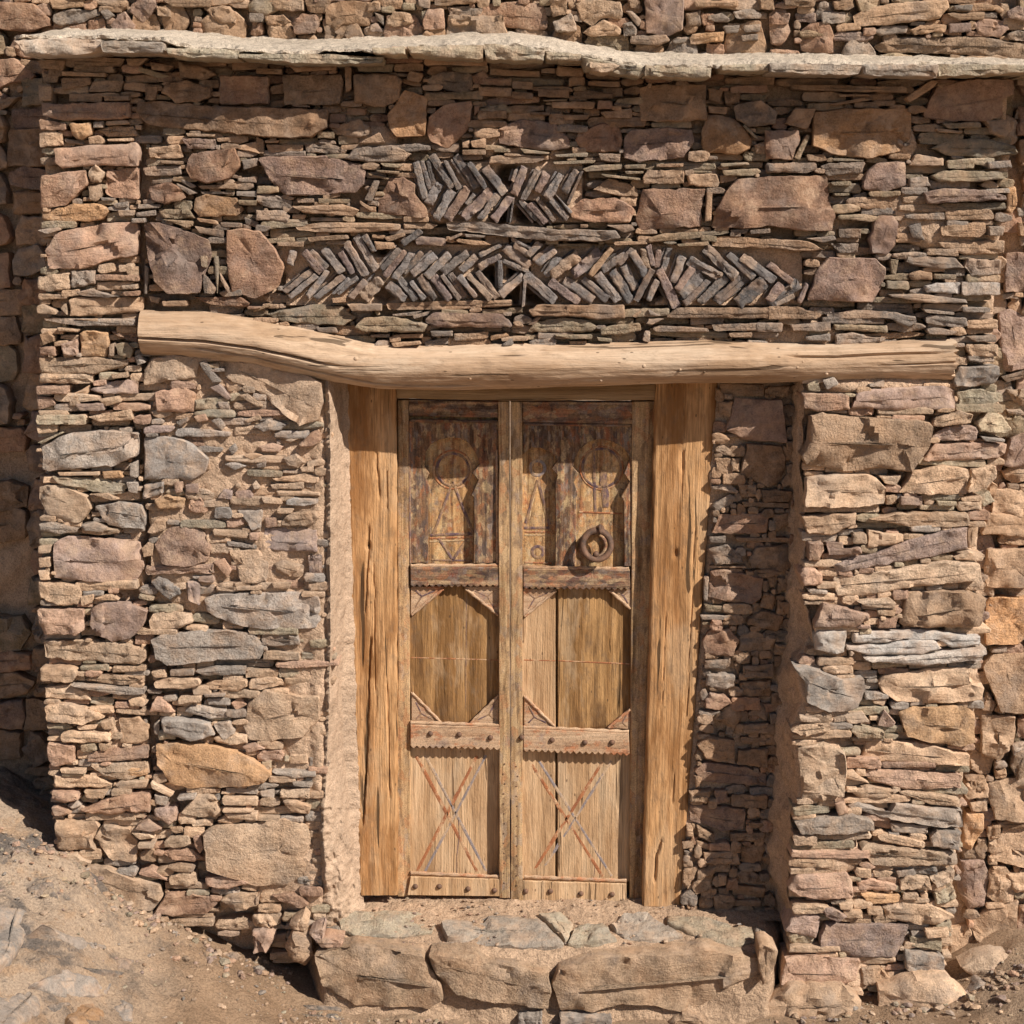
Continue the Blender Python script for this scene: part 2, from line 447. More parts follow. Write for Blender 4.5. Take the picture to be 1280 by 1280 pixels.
    fr = np.clip(ins / dist, 0, 0.4)[:, None]
    I1 = O + (med - O) * fr
    rings.append(ring(I1, [relief(x, y) - dome * 0.75 - edge * 0.12 for x, y in I1]))
    levels = ([0.3, 0.55, 0.8, 0.96] if minor > 0.05 else [0.45, 0.9]) if fine else [0.85]
    for s in levels:
        s2 = np.maximum(fr, s)
        Q = O + (med - O) * s2
        rings.append(ring(Q, [relief(x, y) - dome * (1 - s) ** 2 * 0.7 for x, y in Q]))
    F = []
    for a, b in zip(rings, rings[1:]):
        for i in range(n):
            j = (i + 1) % n
            F.append((a + i, a + j, b + j, b + i))
    F.append(tuple(rings[-1] + i for i in range(n)))
    return V, F, minor

class Plane:
    """a surface stones are laid on: pixel -> metric (a, b), and back to the world"""
    def __init__(self, kind, a=0.0, b=0.0):
        self.kind, self.a, self.b = kind, a, b
        if kind == 'y':
            k = math.sqrt(1 + b * b)
            self.e1 = Vector((1 / k, b / k, 0)); self.e2 = Vector((0, 0, 1)); self.o = Vector((0, a, 0))
        else:
            self.e1 = Vector((1, 0, 0)); self.e2 = Vector((0, 1, 0)); self.o = Vector((0, 0, a))
        self.n = self.e1.cross(self.e2)
    def uv(self, px, py):
        p = on_y(px, py, self.a, self.b) if self.kind == 'y' else on_z(px, py, self.a)
        d = p - self.o
        return (d.dot(self.e1), d.dot(self.e2))
    def w(self, a, b, h): return self.o + self.e1 * a + self.e2 * b + self.n * h

class Heap:
    """many small stones joined into one mesh"""
    def __init__(self): self.v, self.f, self.t = [], [], []
    def add(self, v, f, tint):
        k = len(self.v)
        self.v += v; self.f += [tuple(i + k for i in q) for q in f]; self.t += [tint] * len(v)
    def build(self, name, parent, mat='stone'):
        return tag(mesh_obj(name, self.v, self.f, mat, parent, tint=self.t), kind='stuff')

def lay(poly_px, code, plane, out, seed, depth=0.09, fine=True, tone=(1, 1, 1), **kw):
    """shape one stone; returns world verts, faces, tint"""
    rng = random.Random(seed)
    uv = [plane.uv(*p) for p in poly_px]
    V, F, minor = stone_geo(uv, rng, depth, fine, **kw)
    t = tint_of(code, rng)
    return [plane.w(a, b, h + out) for a, b, h in V], F, (t[0] * tone[0], t[1] * tone[1], t[2] * tone[2], t[3])

def parse(txt, ox, oy, s=4.0):
    res = []
    for item in txt.replace('\n', ';').split(';'):
        w = item.split()
        if len(w) < 5: continue
        nums = [float(v) for v in w[1:]]
        if len(nums) == 4:
            x0, y0, x1, y1 = nums
            nums = [x0, y0, x1, y0, x1, y1, x0, y1]
        pts = [(ox + nums[i] / s, oy + nums[i + 1] / s) for i in range(0, len(nums) - 1, 2)]
        res.append((w[0], pts))
    return res

# raster of what is already covered, in survey pixels (with a margin round the picture)
MG = 160
SZ = 1280 + 2 * MG
def raster(poly, grow=0.0):
    p = np.array(poly)
    x0, y0 = np.floor(p.min(0) - 2).astype(int); x1, y1 = np.ceil(p.max(0) + 2).astype(int)
    x0 = max(x0, -MG); y0 = max(y0, -MG); x1 = min(x1, 1280 + MG - 1); y1 = min(y1, 1280 + MG - 1)
    if x1 <= x0 or y1 <= y0: return None
    X, Y = np.meshgrid(np.arange(x0, x1) + 0.5, np.arange(y0, y1) + 0.5)
    ins = np.zeros(X.shape, bool)
    m = len(p)
    for i in range(m):
        xa, ya = p[i]; xb, yb = p[(i + 1) % m]
        if ya == yb: continue
        c = ((ya > Y) != (yb > Y)) & (X < (xb - xa) * (Y - ya) / (yb - ya) + xa)
        ins ^= c
    return x0, y0, ins
def stamp(grid, poly, val=True):
    r = raster(poly)
    if r is None: return
    x0, y0, ins = r
    g = grid[y0 + MG:y0 + MG + ins.shape[0], x0 + MG:x0 + MG + ins.shape[1]]
    g[ins] = val
def mask_of(poly):
    g = np.zeros((SZ, SZ), bool)
    stamp(g, poly)
    return g
def fill_slates(free, rng, passes, keep=lambda x, y: True):
    """pack the free area with courses of thin stones that may tuck under their neighbours; returns boxes in pixels"""
    boxes = []
    free = free.copy()
    taken = np.zeros_like(free)
    for (wlo, whi, hlo, hhi, share) in passes:
        ys, xs = np.where(free)
        if len(ys) == 0: break
        for y in range(ys.min(), ys.max() + 1, 2):
            row = free[y]
            nz = np.flatnonzero(row)
            if len(nz) == 0: continue
            x = nz[0]
            while x <= nz[-1]:
                if not row[x]:
                    k = np.searchsorted(nz, x)
                    if k >= len(nz): break
                    x = nz[k]
                w = int(rng.triangular(wlo, whi, wlo + (whi - wlo) * 0.3)); h = int(rng.triangular(hlo, hhi, hlo + (hhi - hlo) * 0.4))
                x0 = max(0, x - rng.randint(0, 3)); y0 = max(0, y - rng.randint(0, 2))
                ok = False
                for wt in (w, int(w * 0.7), int(w * 0.45)):
                    if wt < wlo * 0.6: break
                    t = taken[y0:y0 + h, x0:x0 + wt]
                    if t.any():
                        c = np.flatnonzero(t.any(0))
                        if c[0] < max(wlo * 0.6, 4): continue
                        wt = int(c[0])
                    f = free[y0:y0 + h, x0:x0 + wt]
                    if f.size and f.mean() >= share: ok = True; break
                if ok:
                    if keep(x0 - MG, y0 - MG): boxes.append((x0 - MG, y0 - MG, x0 - MG + wt, y0 - MG + h))
                    taken[y0:y0 + h, x0:x0 + wt] = True
                    free[y0:y0 + h, x0:x0 + wt] = False
                    x = x0 + wt + 1
                else: x += 3
    return boxes
def slate_poly(b, rng):
    """an irregular thin stone filling a box: tapered, slightly tipped, with a broken end"""
    x0, y0, x1, y1 = b
    w, h = x1 - x0, y1 - y0
    cx, cy = (x0 + x1) / 2, (y0 + y1) / 2
    l, r = rng.uniform(0.5, 1.0), rng.uniform(0.5, 1.0)
    if rng.random() < 0.35: l = r = 1.0
    sl, sr = rng.uniform(-0.25, 0.25) * h, rng.uniform(-0.25, 0.25) * h
    j = lambda k: rng.uniform(-k, k) * h
    p = [(-w / 2 + abs(sl), -h / 2 * l), (-w * rng.uniform(.1, .3), -h / 2 + j(.1)), (w * rng.uniform(.1, .3), -h / 2 + j(.1)), (w / 2 - abs(sr), -h / 2 * r),
         (w / 2 + j(.1), j(.2)), (w / 2 - abs(sr) * rng.uniform(0, 1.5), h / 2 * r), (w * rng.uniform(-.2, .2), h / 2 + j(.08)), (-w / 2 + abs(sl) * rng.uniform(0, 1.5), h / 2 * l), (-w / 2 + j(.1), j(.2))]
    a = math.radians(rng.gauss(0, 1.6)) * (1 if w > 25 else 2.5)
    ca, sa = math.cos(a), math.sin(a)
    return [(cx + x * ca - y * sa, cy + x * sa + y * ca) for x, y in p]

# ------------------------------------------------------------------ survey of the stones (outlines read off a 4x survey grid)
BACK, FRONT, INFILL = [], [], []
# upper left
BACK += parse('''r 0 10 180 20 250 90 255 130 150 165 10 150 -40 120; t 250 0 430 0 435 35 270 48; g 265 70 330 50 490 45 505 75 400 115 290 130 268 110
b 445 0 640 0 640 40 610 60 500 25; g 510 60 545 48 580 80 545 105; r 350 135 430 120 435 158 330 155; r 442 105 525 95 535 155 442 158
p 555 130 630 60 690 130 680 160 590 160; p 660 30 700 0 780 0 790 40 760 80 720 120 655 60; b 790 30 860 50 865 90 800 80; b 820 0 1070 0 1060 40 870 40
t 1110 0 1250 0 1240 40 1170 40; b 1020 40 1150 30 1190 80 1180 125 1100 120 1060 80; t 30 230 80 240 75 285 30 280; r -60 300 80 290 190 380 170 400 60 420 -60 480
t 90 430 160 430 100 470; t -60 490 110 480 40 540 -60 590''', 0, 0)
BACK += parse('''t 60 0 240 0 240 60 110 55; b 245 0 380 0 350 70 260 60; b 45 85 140 75 180 110 150 130 60 125; g -30 65 45 70 40 115 -30 110
r 185 120 240 70 310 80 320 110 300 170 200 175; b 345 30 420 0 560 10 590 60 570 130 440 125 400 160 350 120; g 592 60 640 80 640 130 605 105
t 655 100 690 55 780 70 790 120 700 135 655 130; p 570 125 605 112 640 160 570 160; b 600 0 735 0 730 48 640 42; b 745 0 800 0 795 45 750 45; g 810 0 875 0 870 45 815 35
r 835 100 860 50 940 45 950 150 840 155; b 900 -20 1110 -20 1100 20 960 30 895 32; g 960 38 1090 32 1085 85 970 90; t 970 95 1080 95 1060 130 980 130
r 1100 90 1140 20 1280 5 1440 20 1464 110 1456 150 1340 150 1110 110''', 320, 0)
BACK += parse('''b 190 0 275 0 270 75 200 90; g 205 110 300 65 330 160 220 165; t 320 20 400 0 540 10 555 60 545 100 450 95 400 130 340 100
t 350 165 460 100 550 150 540 180 400 185; g 555 120 600 110 625 150 620 185 560 180; g 565 55 600 55 650 105 630 140 600 100; b 575 -10 640 5 640 50 590 40
p 662 -20 860 -20 855 150 790 180 668 170; g 590 182 770 174 790 205 740 230 590 218; o 885 190 900 170 1060 160 1055 210 890 225; b 862 70 945 50 945 130 870 140
t 910 5 1130 8 1125 40 915 38; g 980 80 1050 65 1090 95 1080 115 980 105; g 1100 60 1200 45 1250 75 1240 95 1120 95; g 1050 130 1140 125 1130 165 1070 170
g 1155 130 1245 120 1240 160 1160 165; b 1230 0 1300 -10 1310 50 1240 50; g 800 205 870 190 870 215 810 222; g 1145 180 1230 172 1230 205 1150 210''', 640, 0)
BACK += parse('''b 70 -20 240 -10 230 40 80 35; p 130 65 240 60 240 115 150 110; r 10 90 40 60 110 70 100 120 20 125; g 260 65 385 60 385 115 270 125; b 320 10 420 0 430 40 400 55 330 50
t 420 80 520 35 700 10 890 5 900 40 850 100 700 115 560 130 430 135; g 520 160 570 130 700 130 690 165 560 180; t 702 150 790 115 890 130 880 160 730 178; p 900 120 1010 112 1015 160 900 170
p 1030 120 1060 95 1190 105 1205 150 1160 190 1040 170; p 300 180 350 160 520 160 530 195 480 210 330 205; n 150 160 200 150 290 170 280 190 160 190
t 530 230 640 187 1000 182 1100 187 1300 222 1300 305 1000 275 560 262; p 1190 60 1240 30 1300 50 1300 120 1200 95; g 1190 170 1250 155 1300 160 1300 210 1200 200
g 920 30 1020 25 1010 60 925 55; b 890 70 1080 62 1075 100 950 105; t 1100 30 1150 25 1180 55 1160 70; b 900 -20 1040 -20 1035 20 930 20
g 1235 400 1300 395 1300 430 1235 430; g 1238 545 1300 540 1300 600 1232 595; r 1240 620 1300 610 1300 680 1240 680; t 1255 760 1320 760 1320 830 1260 830; g 1240 1040 1320 1040 1320 1085 1245 1085
b 1240 1110 1320 1105 1320 1180 1250 1180''', 960, 0)
BACK += parse('''p 1190 -20 1330 -20 1330 175 1175 185 1180 60; p 1150 290 1200 262 1330 300 1330 560 1180 578 1155 440; p 1165 1045 1205 905 1330 860 1330 1040 1220 1060
t 1120 1160 1330 1160 1330 1300 1110 1300; g 1165 190 1240 180 1250 215 1170 215; t 1190 670 1330 660 1330 760 1240 740; g 1185 765 1260 765 1300 800 1200 790; g 1160 600 1290 565 1300 600 1190 630''', 960, 320)
BACK += parse('''t 1095 0 1330 0 1330 120 1060 105; t 1075 270 1095 180 1330 175 1330 370 1085 372; o 1075 560 1095 420 1330 420 1330 560 1250 660 1080 660; t 1060 760 1120 705 1330 700 1330 1000 1155 990
t 1060 1010 1235 1010 1230 1150 1150 1240 1060 1200; b 1090 890 1140 950 1120 1000 1060 980; r 1245 1030 1330 1000 1330 1150 1245 1120; g 1120 675 1190 665 1190 695 1110 700; g 1215 1150 1280 1140 1290 1220 1220 1215''', 960, 640)
BACK += parse('''t 1010 60 1085 45 1085 100 1010 110; t 1005 165 1090 160 1095 210 1010 215; o 985 220 1080 220 1080 290 1010 410 970 400; t 1100 70 1250 40 1330 60 1330 270 1130 250 1100 150
t 1090 290 1160 270 1160 340 1100 360; t 1110 440 1180 290 1330 290 1330 510 1110 460; b 1030 400 1080 350 1100 400 1060 450; p 960 460 1080 460 1110 540 1080 690 1000 720 945 600
t 1010 760 1100 700 1250 660 1240 800 1120 880 1040 880; r 1260 700 1330 680 1330 850 1220 860; t 900 800 1000 780 1040 880 1000 960 900 940; g 950 930 1130 870 1140 930 1000 1000; t 1190 530 1300 520 1300 620 1230 620''', 960, 960)
# front wall ------------------------------------------------------------------
FRONT += parse('''b 195 300 330 300 320 350 200 345; b 200 360 290 370 280 415 210 410; t 310 355 530 365 530 385 310 380; b 305 390 450 385 455 420 310 455; b 462 405 620 400 600 460 440 458
b 345 470 510 465 505 510 340 505; b 195 420 260 430 260 505 200 500; b 525 480 650 480 650 505 525 505; r 210 515 650 510 655 590 560 600 330 605 215 580
b 685 510 760 500 1000 525 1640 545 1640 640 1560 690 1330 690 1060 660 830 640 740 620 700 590; b 805 465 830 420 930 400 1060 440 1060 480 1000 510 880 515; n 690 330 850 380 800 395 670 350
b 750 310 870 330 840 360 760 350; b 890 310 1010 330 1080 370 1020 400 900 390; r 1090 375 1345 380 1345 525 1095 525; b 720 420 790 430 780 500 720 500; b 215 275 620 290 600 330 340 335 210 295; b 630 290 740 290 700 330 640 330
r 195 595 335 615 335 655 200 650; o 350 620 455 610 470 670 410 700 370 690; t 195 665 310 660 320 725 200 735; g 470 610 520 605 520 640 470 640; t 530 605 640 600 650 620 530 630
b 480 650 540 630 660 630 690 680 540 685; g 320 690 420 710 420 725 325 715; t 445 685 500 675 525 700 520 720 450 720; t 540 695 670 690 665 708 545 708; r 275 740 690 710 705 760 690 835 500 830 310 840 280 810
r 210 880 430 845 440 920 400 960 360 1000 330 1030 205 1040 205 940; t 445 850 480 815 525 860 500 915 450 910; t 445 930 510 920 510 980 480 1005 445 1000; r 525 850 690 835 690 960 695 1000 560 990 525 970
o 205 1060 360 1020 500 1015 545 1050 510 1100 300 1120 210 1100; d 500 985 575 990 570 1005 510 1005; g 560 1020 640 1005 640 1035 580 1040; b 590 1050 680 1050 670 1080 600 1085; g 190 1150 300 1135 310 1150 240 1170
r 228 1248 280 1160 520 1116 684 1108 688 1280 600 1288 400 1352 240 1340; t 740 740 900 720 920 790 750 795; t 800 800 915 805 910 825 810 820; g 710 840 760 830 905 827 910 875 730 880
g 755 900 870 890 860 910 760 920; r 745 960 750 930 850 910 920 950 935 990 830 1025 760 1000; g 900 890 985 930 960 945 900 910; g 885 915 990 965 950 975 890 935; p 910 690 1080 695 1085 745 940 745
r 940 800 960 765 1180 740 1210 830 1150 900 1040 920 960 895 930 850; t 990 930 1180 915 1185 945 1010 945; d 1000 955 1170 958 1165 972 1010 970; o 975 990 1030 970 1180 990 1220 1050 1180 1080 1000 1085 970 1050
g 690 1020 805 1020 800 1042 690 1045; g 680 1060 780 1050 780 1080 680 1085; n 790 1050 940 1040 980 1095 810 1090; g 665 1090 730 1090 730 1115 665 1115; n 820 1097 965 1102 970 1130 940 1140; d 975 1130 1120 1150 1120 1190 1000 1165
t 985 1088 1085 1100 1095 1125 1000 1110; g 1100 1110 1210 1115 1210 1140 1110 1135; g 1215 1085 1290 1110 1290 1145 1225 1120; g 1180 955 1285 955 1285 985 1180 980; g 1185 890 1285 880 1285 915 1190 910
t 1180 730 1280 705 1300 770 1190 750; p 720 1120 790 1108 900 1140 1000 1180 1050 1200 1060 1272 1032 1360 1000 1468 840 1472 772 1400 736 1280; r 1132 1152 1220 1140 1300 1152 1380 1240 1428 1340 1392 1440 1280 1492 1160 1460 1136 1320
t 1080 690 1180 680 1190 700 1090 712; t 930 665 1080 672 1075 686 940 684; g 1210 800 1290 790 1290 830 1220 850; n 1190 1000 1290 1000 1280 1030 1200 1025''', 0, 0)
FRONT += parse('''b 0 340 130 345 130 372 0 370; b 140 312 410 325 400 352 200 362; b 130 375 430 370 440 420 420 520 300 530 140 525; b 445 335 480 335 478 450 450 465; b 485 370 700 370 730 400 720 500 640 540 490 515
d 850 400 930 350 1080 370 1090 450 1020 470 860 420; r 1070 380 1140 350 1180 390 1280 390 1280 430 1090 420; b 1110 432 1280 437 1280 485 1120 480; b 770 350 840 370 820 415 750 400; n 500 325 690 320 680 362 510 360
o 660 570 740 450 860 480 858 580 845 680 700 690 665 640; r 864 580 940 520 1080 500 1085 540 1060 650 1010 700 960 745 872 710 850 660; t 370 640 510 590 575 640 560 680 490 690 390 670
t 560 690 620 660 650 715 510 720; t 0 680 40 700 40 770 0 770; t 45 700 120 700 110 715 45 715; t 50 722 235 722 230 760 60 765; g 240 720 340 705 460 750 440 770 250 765; g 440 795 500 735 680 725 780 770 740 810 560 815
p 10 790 60 780 360 780 550 830 545 915 500 965 330 975 150 980 110 950 60 890; r 610 1000 670 890 740 885 800 920 800 970 860 1050 855 1090 610 1070; t 1030 748 1150 748 1150 775 1030 775; t 1070 705 1150 690 1150 740 1080 740
r 1090 530 1120 530 1115 560 1090 580; n 1120 540 1245 520 1280 550 1280 565 1120 565; n 1185 738 1270 742 1275 765 1190 760; t 1170 782 1290 772 1440 780 1440 800 1390 815 1160 822
n 620 815 740 820 720 842 640 835; n 600 848 720 856 715 872 610 862; n 560 865 670 888 660 900 570 880; g 540 1000 590 900 620 905 580 1010; g 0 970 90 970 180 1000 175 1040 60 1045 0 1010
g 0 1050 140 1052 170 1080 160 1110 0 1100; t 200 990 290 990 290 1015 205 1015; n 310 990 470 995 460 1018 315 1018; t 180 1030 430 1022 520 1050 490 1080 240 1065; t 180 1072 250 1072 240 1100 180 1095
g 270 1086 470 1090 470 1108 270 1106; t 190 1125 360 1112 600 1112 725 1120 725 1150 500 1165 380 1165 210 1150; t 735 1117 860 1112 910 1125 880 1145 740 1148; g 950 1110 1130 1105 1280 1125 1520 1145 1800 1150 1825 1190 1720 1208 1480 1205 1270 1185 1110 1165 960 1150
t 260 1185 460 1172 468 1195 270 1208; t 105 1210 245 1205 240 1235 110 1232; g 0 1118 80 1135 50 1160 0 1155; p 795 1195 820 1180 950 1190 950 1230 800 1225; t 1000 1192 1140 1205 1180 1225 1100 1230 1000 1210
g 1040 1167 1150 1177 1140 1190 1050 1187; g 960 1190 1030 1160 1035 1175 970 1205; t 580 1170 650 1175 640 1195 580 1190; t 640 1185 740 1160 750 1180 660 1212; t 590 1205 690 1210 700 1240 600 1250; d 770 1040 800 1040 800 1060 770 1055
t 520 1000 590 1045 580 1060 520 1020; t 1030 715 1068 700 1066 740 1030 742''', 320, 0)
FRONT += parse('''b 130 445 285 450 285 490 130 485; b 305 465 320 442 510 465 505 495 310 490; b 0 400 105 410 110 452 0 445; b 0 458 105 464 105 497 0 492; b 195 507 420 508 410 545 200 540; r 430 500 500 510 500 545 420 550; d 510 510 600 525 590 540 510 530
b 440 560 600 540 600 590 470 590; b 250 575 390 572 380 600 260 600; b 90 560 190 560 190 578 90 576; n 150 500 280 492 275 505 160 508; b 635 440 740 420 970 425 975 600 850 612 640 605; b 980 440 1060 450 1040 520 985 500
b 1060 455 1140 450 1140 520 1065 520; d 1100 530 1240 500 1330 560 1310 620 1180 640 1125 600; b 980 530 1080 535 1070 572 985 565; p -75 650 -30 620 50 590 110 600 210 610 290 690 290 740 200 755 60 740 -70 720
r 315 700 330 660 460 610 540 630 555 700 545 760 350 760; p 560 680 600 650 780 635 900 650 915 710 860 790 640 810 560 790; o 945 660 980 570 1060 578 1130 600 1205 700 1195 750 1130 775 950 765; g 430 767 545 767 540 815 440 805
n 40 742 190 762 185 772 60 768; t -40 765 60 770 70 782 -40 780; n 210 772 380 762 380 785 220 788; n 200 808 340 800 420 800 410 818 210 825; n 350 845 400 828 550 820 550 845 370 860; n 560 825 670 820 665 845 565 845
t 720 820 860 815 855 835 720 838; t 650 890 680 850 860 850 860 920 660 920; t 875 880 900 868 1020 868 1040 915 1030 935 880 930; n 1050 852 1230 840 1250 860 1200 880 1060 880; n 1040 817 1180 810 1190 825 1050 837
t 440 920 480 890 570 910 630 950 630 985 520 980 400 950; r 345 995 520 985 560 1010 620 1045 590 1110 440 1115 300 1095 285 1050; r 650 945 970 940 950 1050 945 1140 780 1145 640 1150 620 1110; t 970 960 1000 960 995 1100 962 1110
r 996 1140 1020 1040 1060 960 1120 896 1280 880 1576 880 1584 980 1616 1080 1600 1160 1440 1152 1280 1132 1160 1144; g 470 1125 600 1120 615 1150 560 1165; n 680 1190 760 1165 1080 1150 1090 1165 900 1195 690 1215
t 1000 1195 1050 1177 1480 1205 1560 1250 1480 1258 1280 1240 1000 1230; n 220 1217 390 1217 380 1235 225 1235; t 500 1208 670 1205 680 1222 520 1227; n 560 855 660 855 655 870 570 872; n 440 868 640 890 640 905 460 885
n 890 850 1000 855 1000 865 890 863; g 950 775 1030 780 1030 800 950 800; g 1090 1150 1190 1140 1170 1170 1100 1168; g 1185 1150 1290 1140 1290 1165 1190 1172; n 820 1220 980 1205 985 1225 830 1235; t 1210 720 1290 700 1290 770 1225 770; n 1160 620 1230 690 1215 695 1155 635''', 640, 0)
FRONT += parse('''b 110 422 690 432 690 465 420 460 120 450; t 300 520 480 487 520 500 330 530; t 680 490 810 400 840 410 820 440 700 515; r 850 430 1010 395 1220 395 1225 470 1170 500 1180 580 1100 610 930 605 790 590 780 570
o 230 560 380 540 720 540 725 600 715 690 660 760 500 795 340 780 215 730 222 640; b 80 620 140 540 240 540 215 620 200 650; r -20 650 150 652 160 700 120 800 -15 800; n 130 790 190 670 210 680 160 800
t 190 772 280 770 300 805 200 808; g -10 815 240 812 245 845 200 865 -10 865; g 260 830 310 812 485 812 470 870 300 880; n 320 790 480 795 480 808 325 805; p 465 930 500 850 550 810 690 810 690 930 600 960 480 950
t 385 1000 430 985 660 975 655 1030 580 1045 400 1040; n 310 910 415 905 415 930 320 930; n 330 965 410 965 405 980 330 980; g 355 1142 470 1142 465 1192 360 1190; p 530 1100 560 1075 640 1080 660 1120 640 1220 600 1275 520 1270 500 1200
g 185 1190 330 1178 340 1200 270 1212; g 315 1217 455 1217 450 1270 360 1270; n 870 617 1060 610 1065 640 900 645; t 1090 605 1200 595 1220 650 1180 690 1110 670; n 820 740 900 700 1100 690 1240 730 1250 770 1100 790 900 780
t 700 830 740 772 880 790 880 830; n 890 800 1030 790 1030 840 900 845; g 1090 810 1210 800 1215 840 1100 845; n 820 880 880 850 1200 857 1200 890 1060 910 850 910; g 705 890 800 880 815 930 710 945; p 770 960 880 940 1075 950 1180 975 1190 1000 900 1012 790 1020
n 800 1050 880 1017 1185 1012 1190 1045 1050 1060; g 1080 945 1200 940 1205 965 1090 968; o 1195 940 1240 930 1250 1020 1220 1070 1195 1060; t 860 1130 1080 1110 1090 1160 1050 1190 870 1180; g 1095 1130 1180 1130 1170 1180 1100 1180
t 850 1210 1190 1200 1180 1270 1000 1275 880 1240; n 560 1085 520 1110 350 1095 350 1075 480 1068; t 840 640 980 655 970 668 850 660; g 700 1130 760 1115 780 1200 720 1190; b 350 470 500 470 510 482 360 485; b 530 500 640 500 640 530 540 530; b 840 420 1000 400 1010 415 860 445''', 960, 0)
FRONT += parse('''t 190 100 350 82 352 165 240 178 195 160; g 358 75 480 70 480 140 360 160; g 380 177 460 162 540 190 600 200 540 212 390 195; t 620 60 690 50 690 110 640 120; t 605 147 690 137 690 165 615 168; r 620 177 700 172 700 200 625 200
t 190 187 338 192 335 215 195 220; t 345 217 380 203 710 207 712 285 600 290 345 305; t 185 250 215 240 280 270 285 295 190 290; t 300 262 330 232 340 300; g 215 310 680 315 685 350 400 350 230 325; b 200 390 240 370 280 400 280 430 220 445
r 195 455 275 452 280 500 200 490; r 305 440 390 410 390 495 320 495; o 397 385 430 375 540 380 543 470 530 508 402 500; n 580 440 640 430 670 465 660 510 590 495; t 548 440 575 432 575 500 548 500; g 672 500 700 490 735 530 690 550
t 190 507 480 507 650 517 640 550 480 590 200 590; p 450 670 500 640 640 617 690 630 690 690 500 690; r 185 647 350 647 340 690 190 690; p 180 702 270 707 280 745 190 770; b 340 700 400 692 400 750 350 750; t 490 715 600 697 610 730 530 750
p 380 740 520 732 530 770 400 775; t 190 772 335 772 345 795 200 800; t 440 802 660 762 670 820 500 825; t 340 802 430 787 440 810 380 830; t 180 850 280 842 285 880 190 890; g 215 950 330 887 500 872 690 882 695 960 690 1000 560 1050 240 1075 215 1060
n 190 930 310 877 320 885 220 935; o 510 1077 600 1072 620 1108 520 1113; n 260 1100 500 1112 620 1142 620 1190 560 1195 280 1140; t 190 1160 220 1145 300 1145 440 1200 462 1270 400 1340 240 1312 192 1220; g 472 1250 580 1230 700 1240 732 1300 720 1368 540 1352
g 722 40 745 60 735 190 722 190; g 1018 80 1085 160 1070 190 1022 190; n 1002 0 1040 0 1040 60 1010 55; n 1070 0 1092 0 1098 100 1088 190 1080 100; g 1102 80 1150 160 1140 185 1105 120; t 745 200 800 210 790 240 750 230; r 960 207 1200 202 1250 235 1240 260 1050 245
t 810 225 935 220 940 250 820 252; t 370 315 500 330 490 312; t 290 355 400 365 395 380 300 375; r 550 375 690 372 690 440 640 425 560 390; g 630 1130 690 1130 690 1190 640 1180; t 290 1080 500 1075 500 1095 300 1098; g 650 1040 690 1020 690 1110 650 1100
b 450 1190 540 1185 600 1215 560 1220; t 200 600 290 598 285 625 205 622; t 560 590 640 575 645 605 570 610; t 340 700 450 645 440 690 360 690''', 0, 320)
FRONT += parse('''n 35 490 280 440 430 450 500 510 440 550 280 545 130 530; g 300 557 400 557 410 585 310 580; n 490 560 540 505 680 500 860 540 840 580 560 580; t 455 437 630 437 630 475 480 475; b 650 437 1000 422 1280 417 1280 450 1000 470 660 470
p 850 510 890 482 1230 487 1280 540 1280 555 900 555 850 530; g 680 492 830 475 800 500 700 503; g 785 495 870 475 860 495 790 515; g 570 592 670 587 670 608 575 608; t 680 592 835 587 835 610 690 612; g 870 572 985 572 985 600 880 600
t 988 587 1165 577 1160 610 990 625; o 1172 597 1250 582 1270 600 1172 625; g 580 660 610 622 665 622 665 670; t 675 632 820 622 830 640 690 655; g 837 630 960 607 965 640 850 655; g 1230 482 1280 477 1280 500 1240 500; g 1230 640 1280 605 1290 640 1240 652
n -20 465 70 440 75 452 -10 482; r -40 450 30 455 10 465 -40 465; t 380 410 450 405 450 430 385 435''', 320, 270)
FRONT += parse('''b 772 500 830 457 1280 457 1480 470 1480 510 775 512; b 80 470 130 442 270 442 560 442 565 510 420 515 300 500 100 500; n 80 575 120 530 260 507 370 517 435 555 400 580 100 580; n 440 560 500 545 640 532 648 570 560 590 440 595
g 700 562 740 547 980 560 985 580 720 580; g 668 540 682 512 760 512 700 545; g 1000 542 1280 532 1310 575 1010 575; g 648 625 662 572 695 572 690 635; g 85 630 150 602 225 617 220 650 100 655; t -60 602 90 600 80 622 -50 628
n 210 592 400 590 400 614 290 615; t 285 627 375 622 370 655 290 660; n 420 602 500 612 500 630 430 625; t 600 502 640 470 650 480 620 512; g 690 500 680 462 750 500; g 70 545 130 500 150 505 110 550; t 0 530 40 520 65 555 20 550; b 1080 585 1200 580 1200 605 1090 608''', 640, 270)
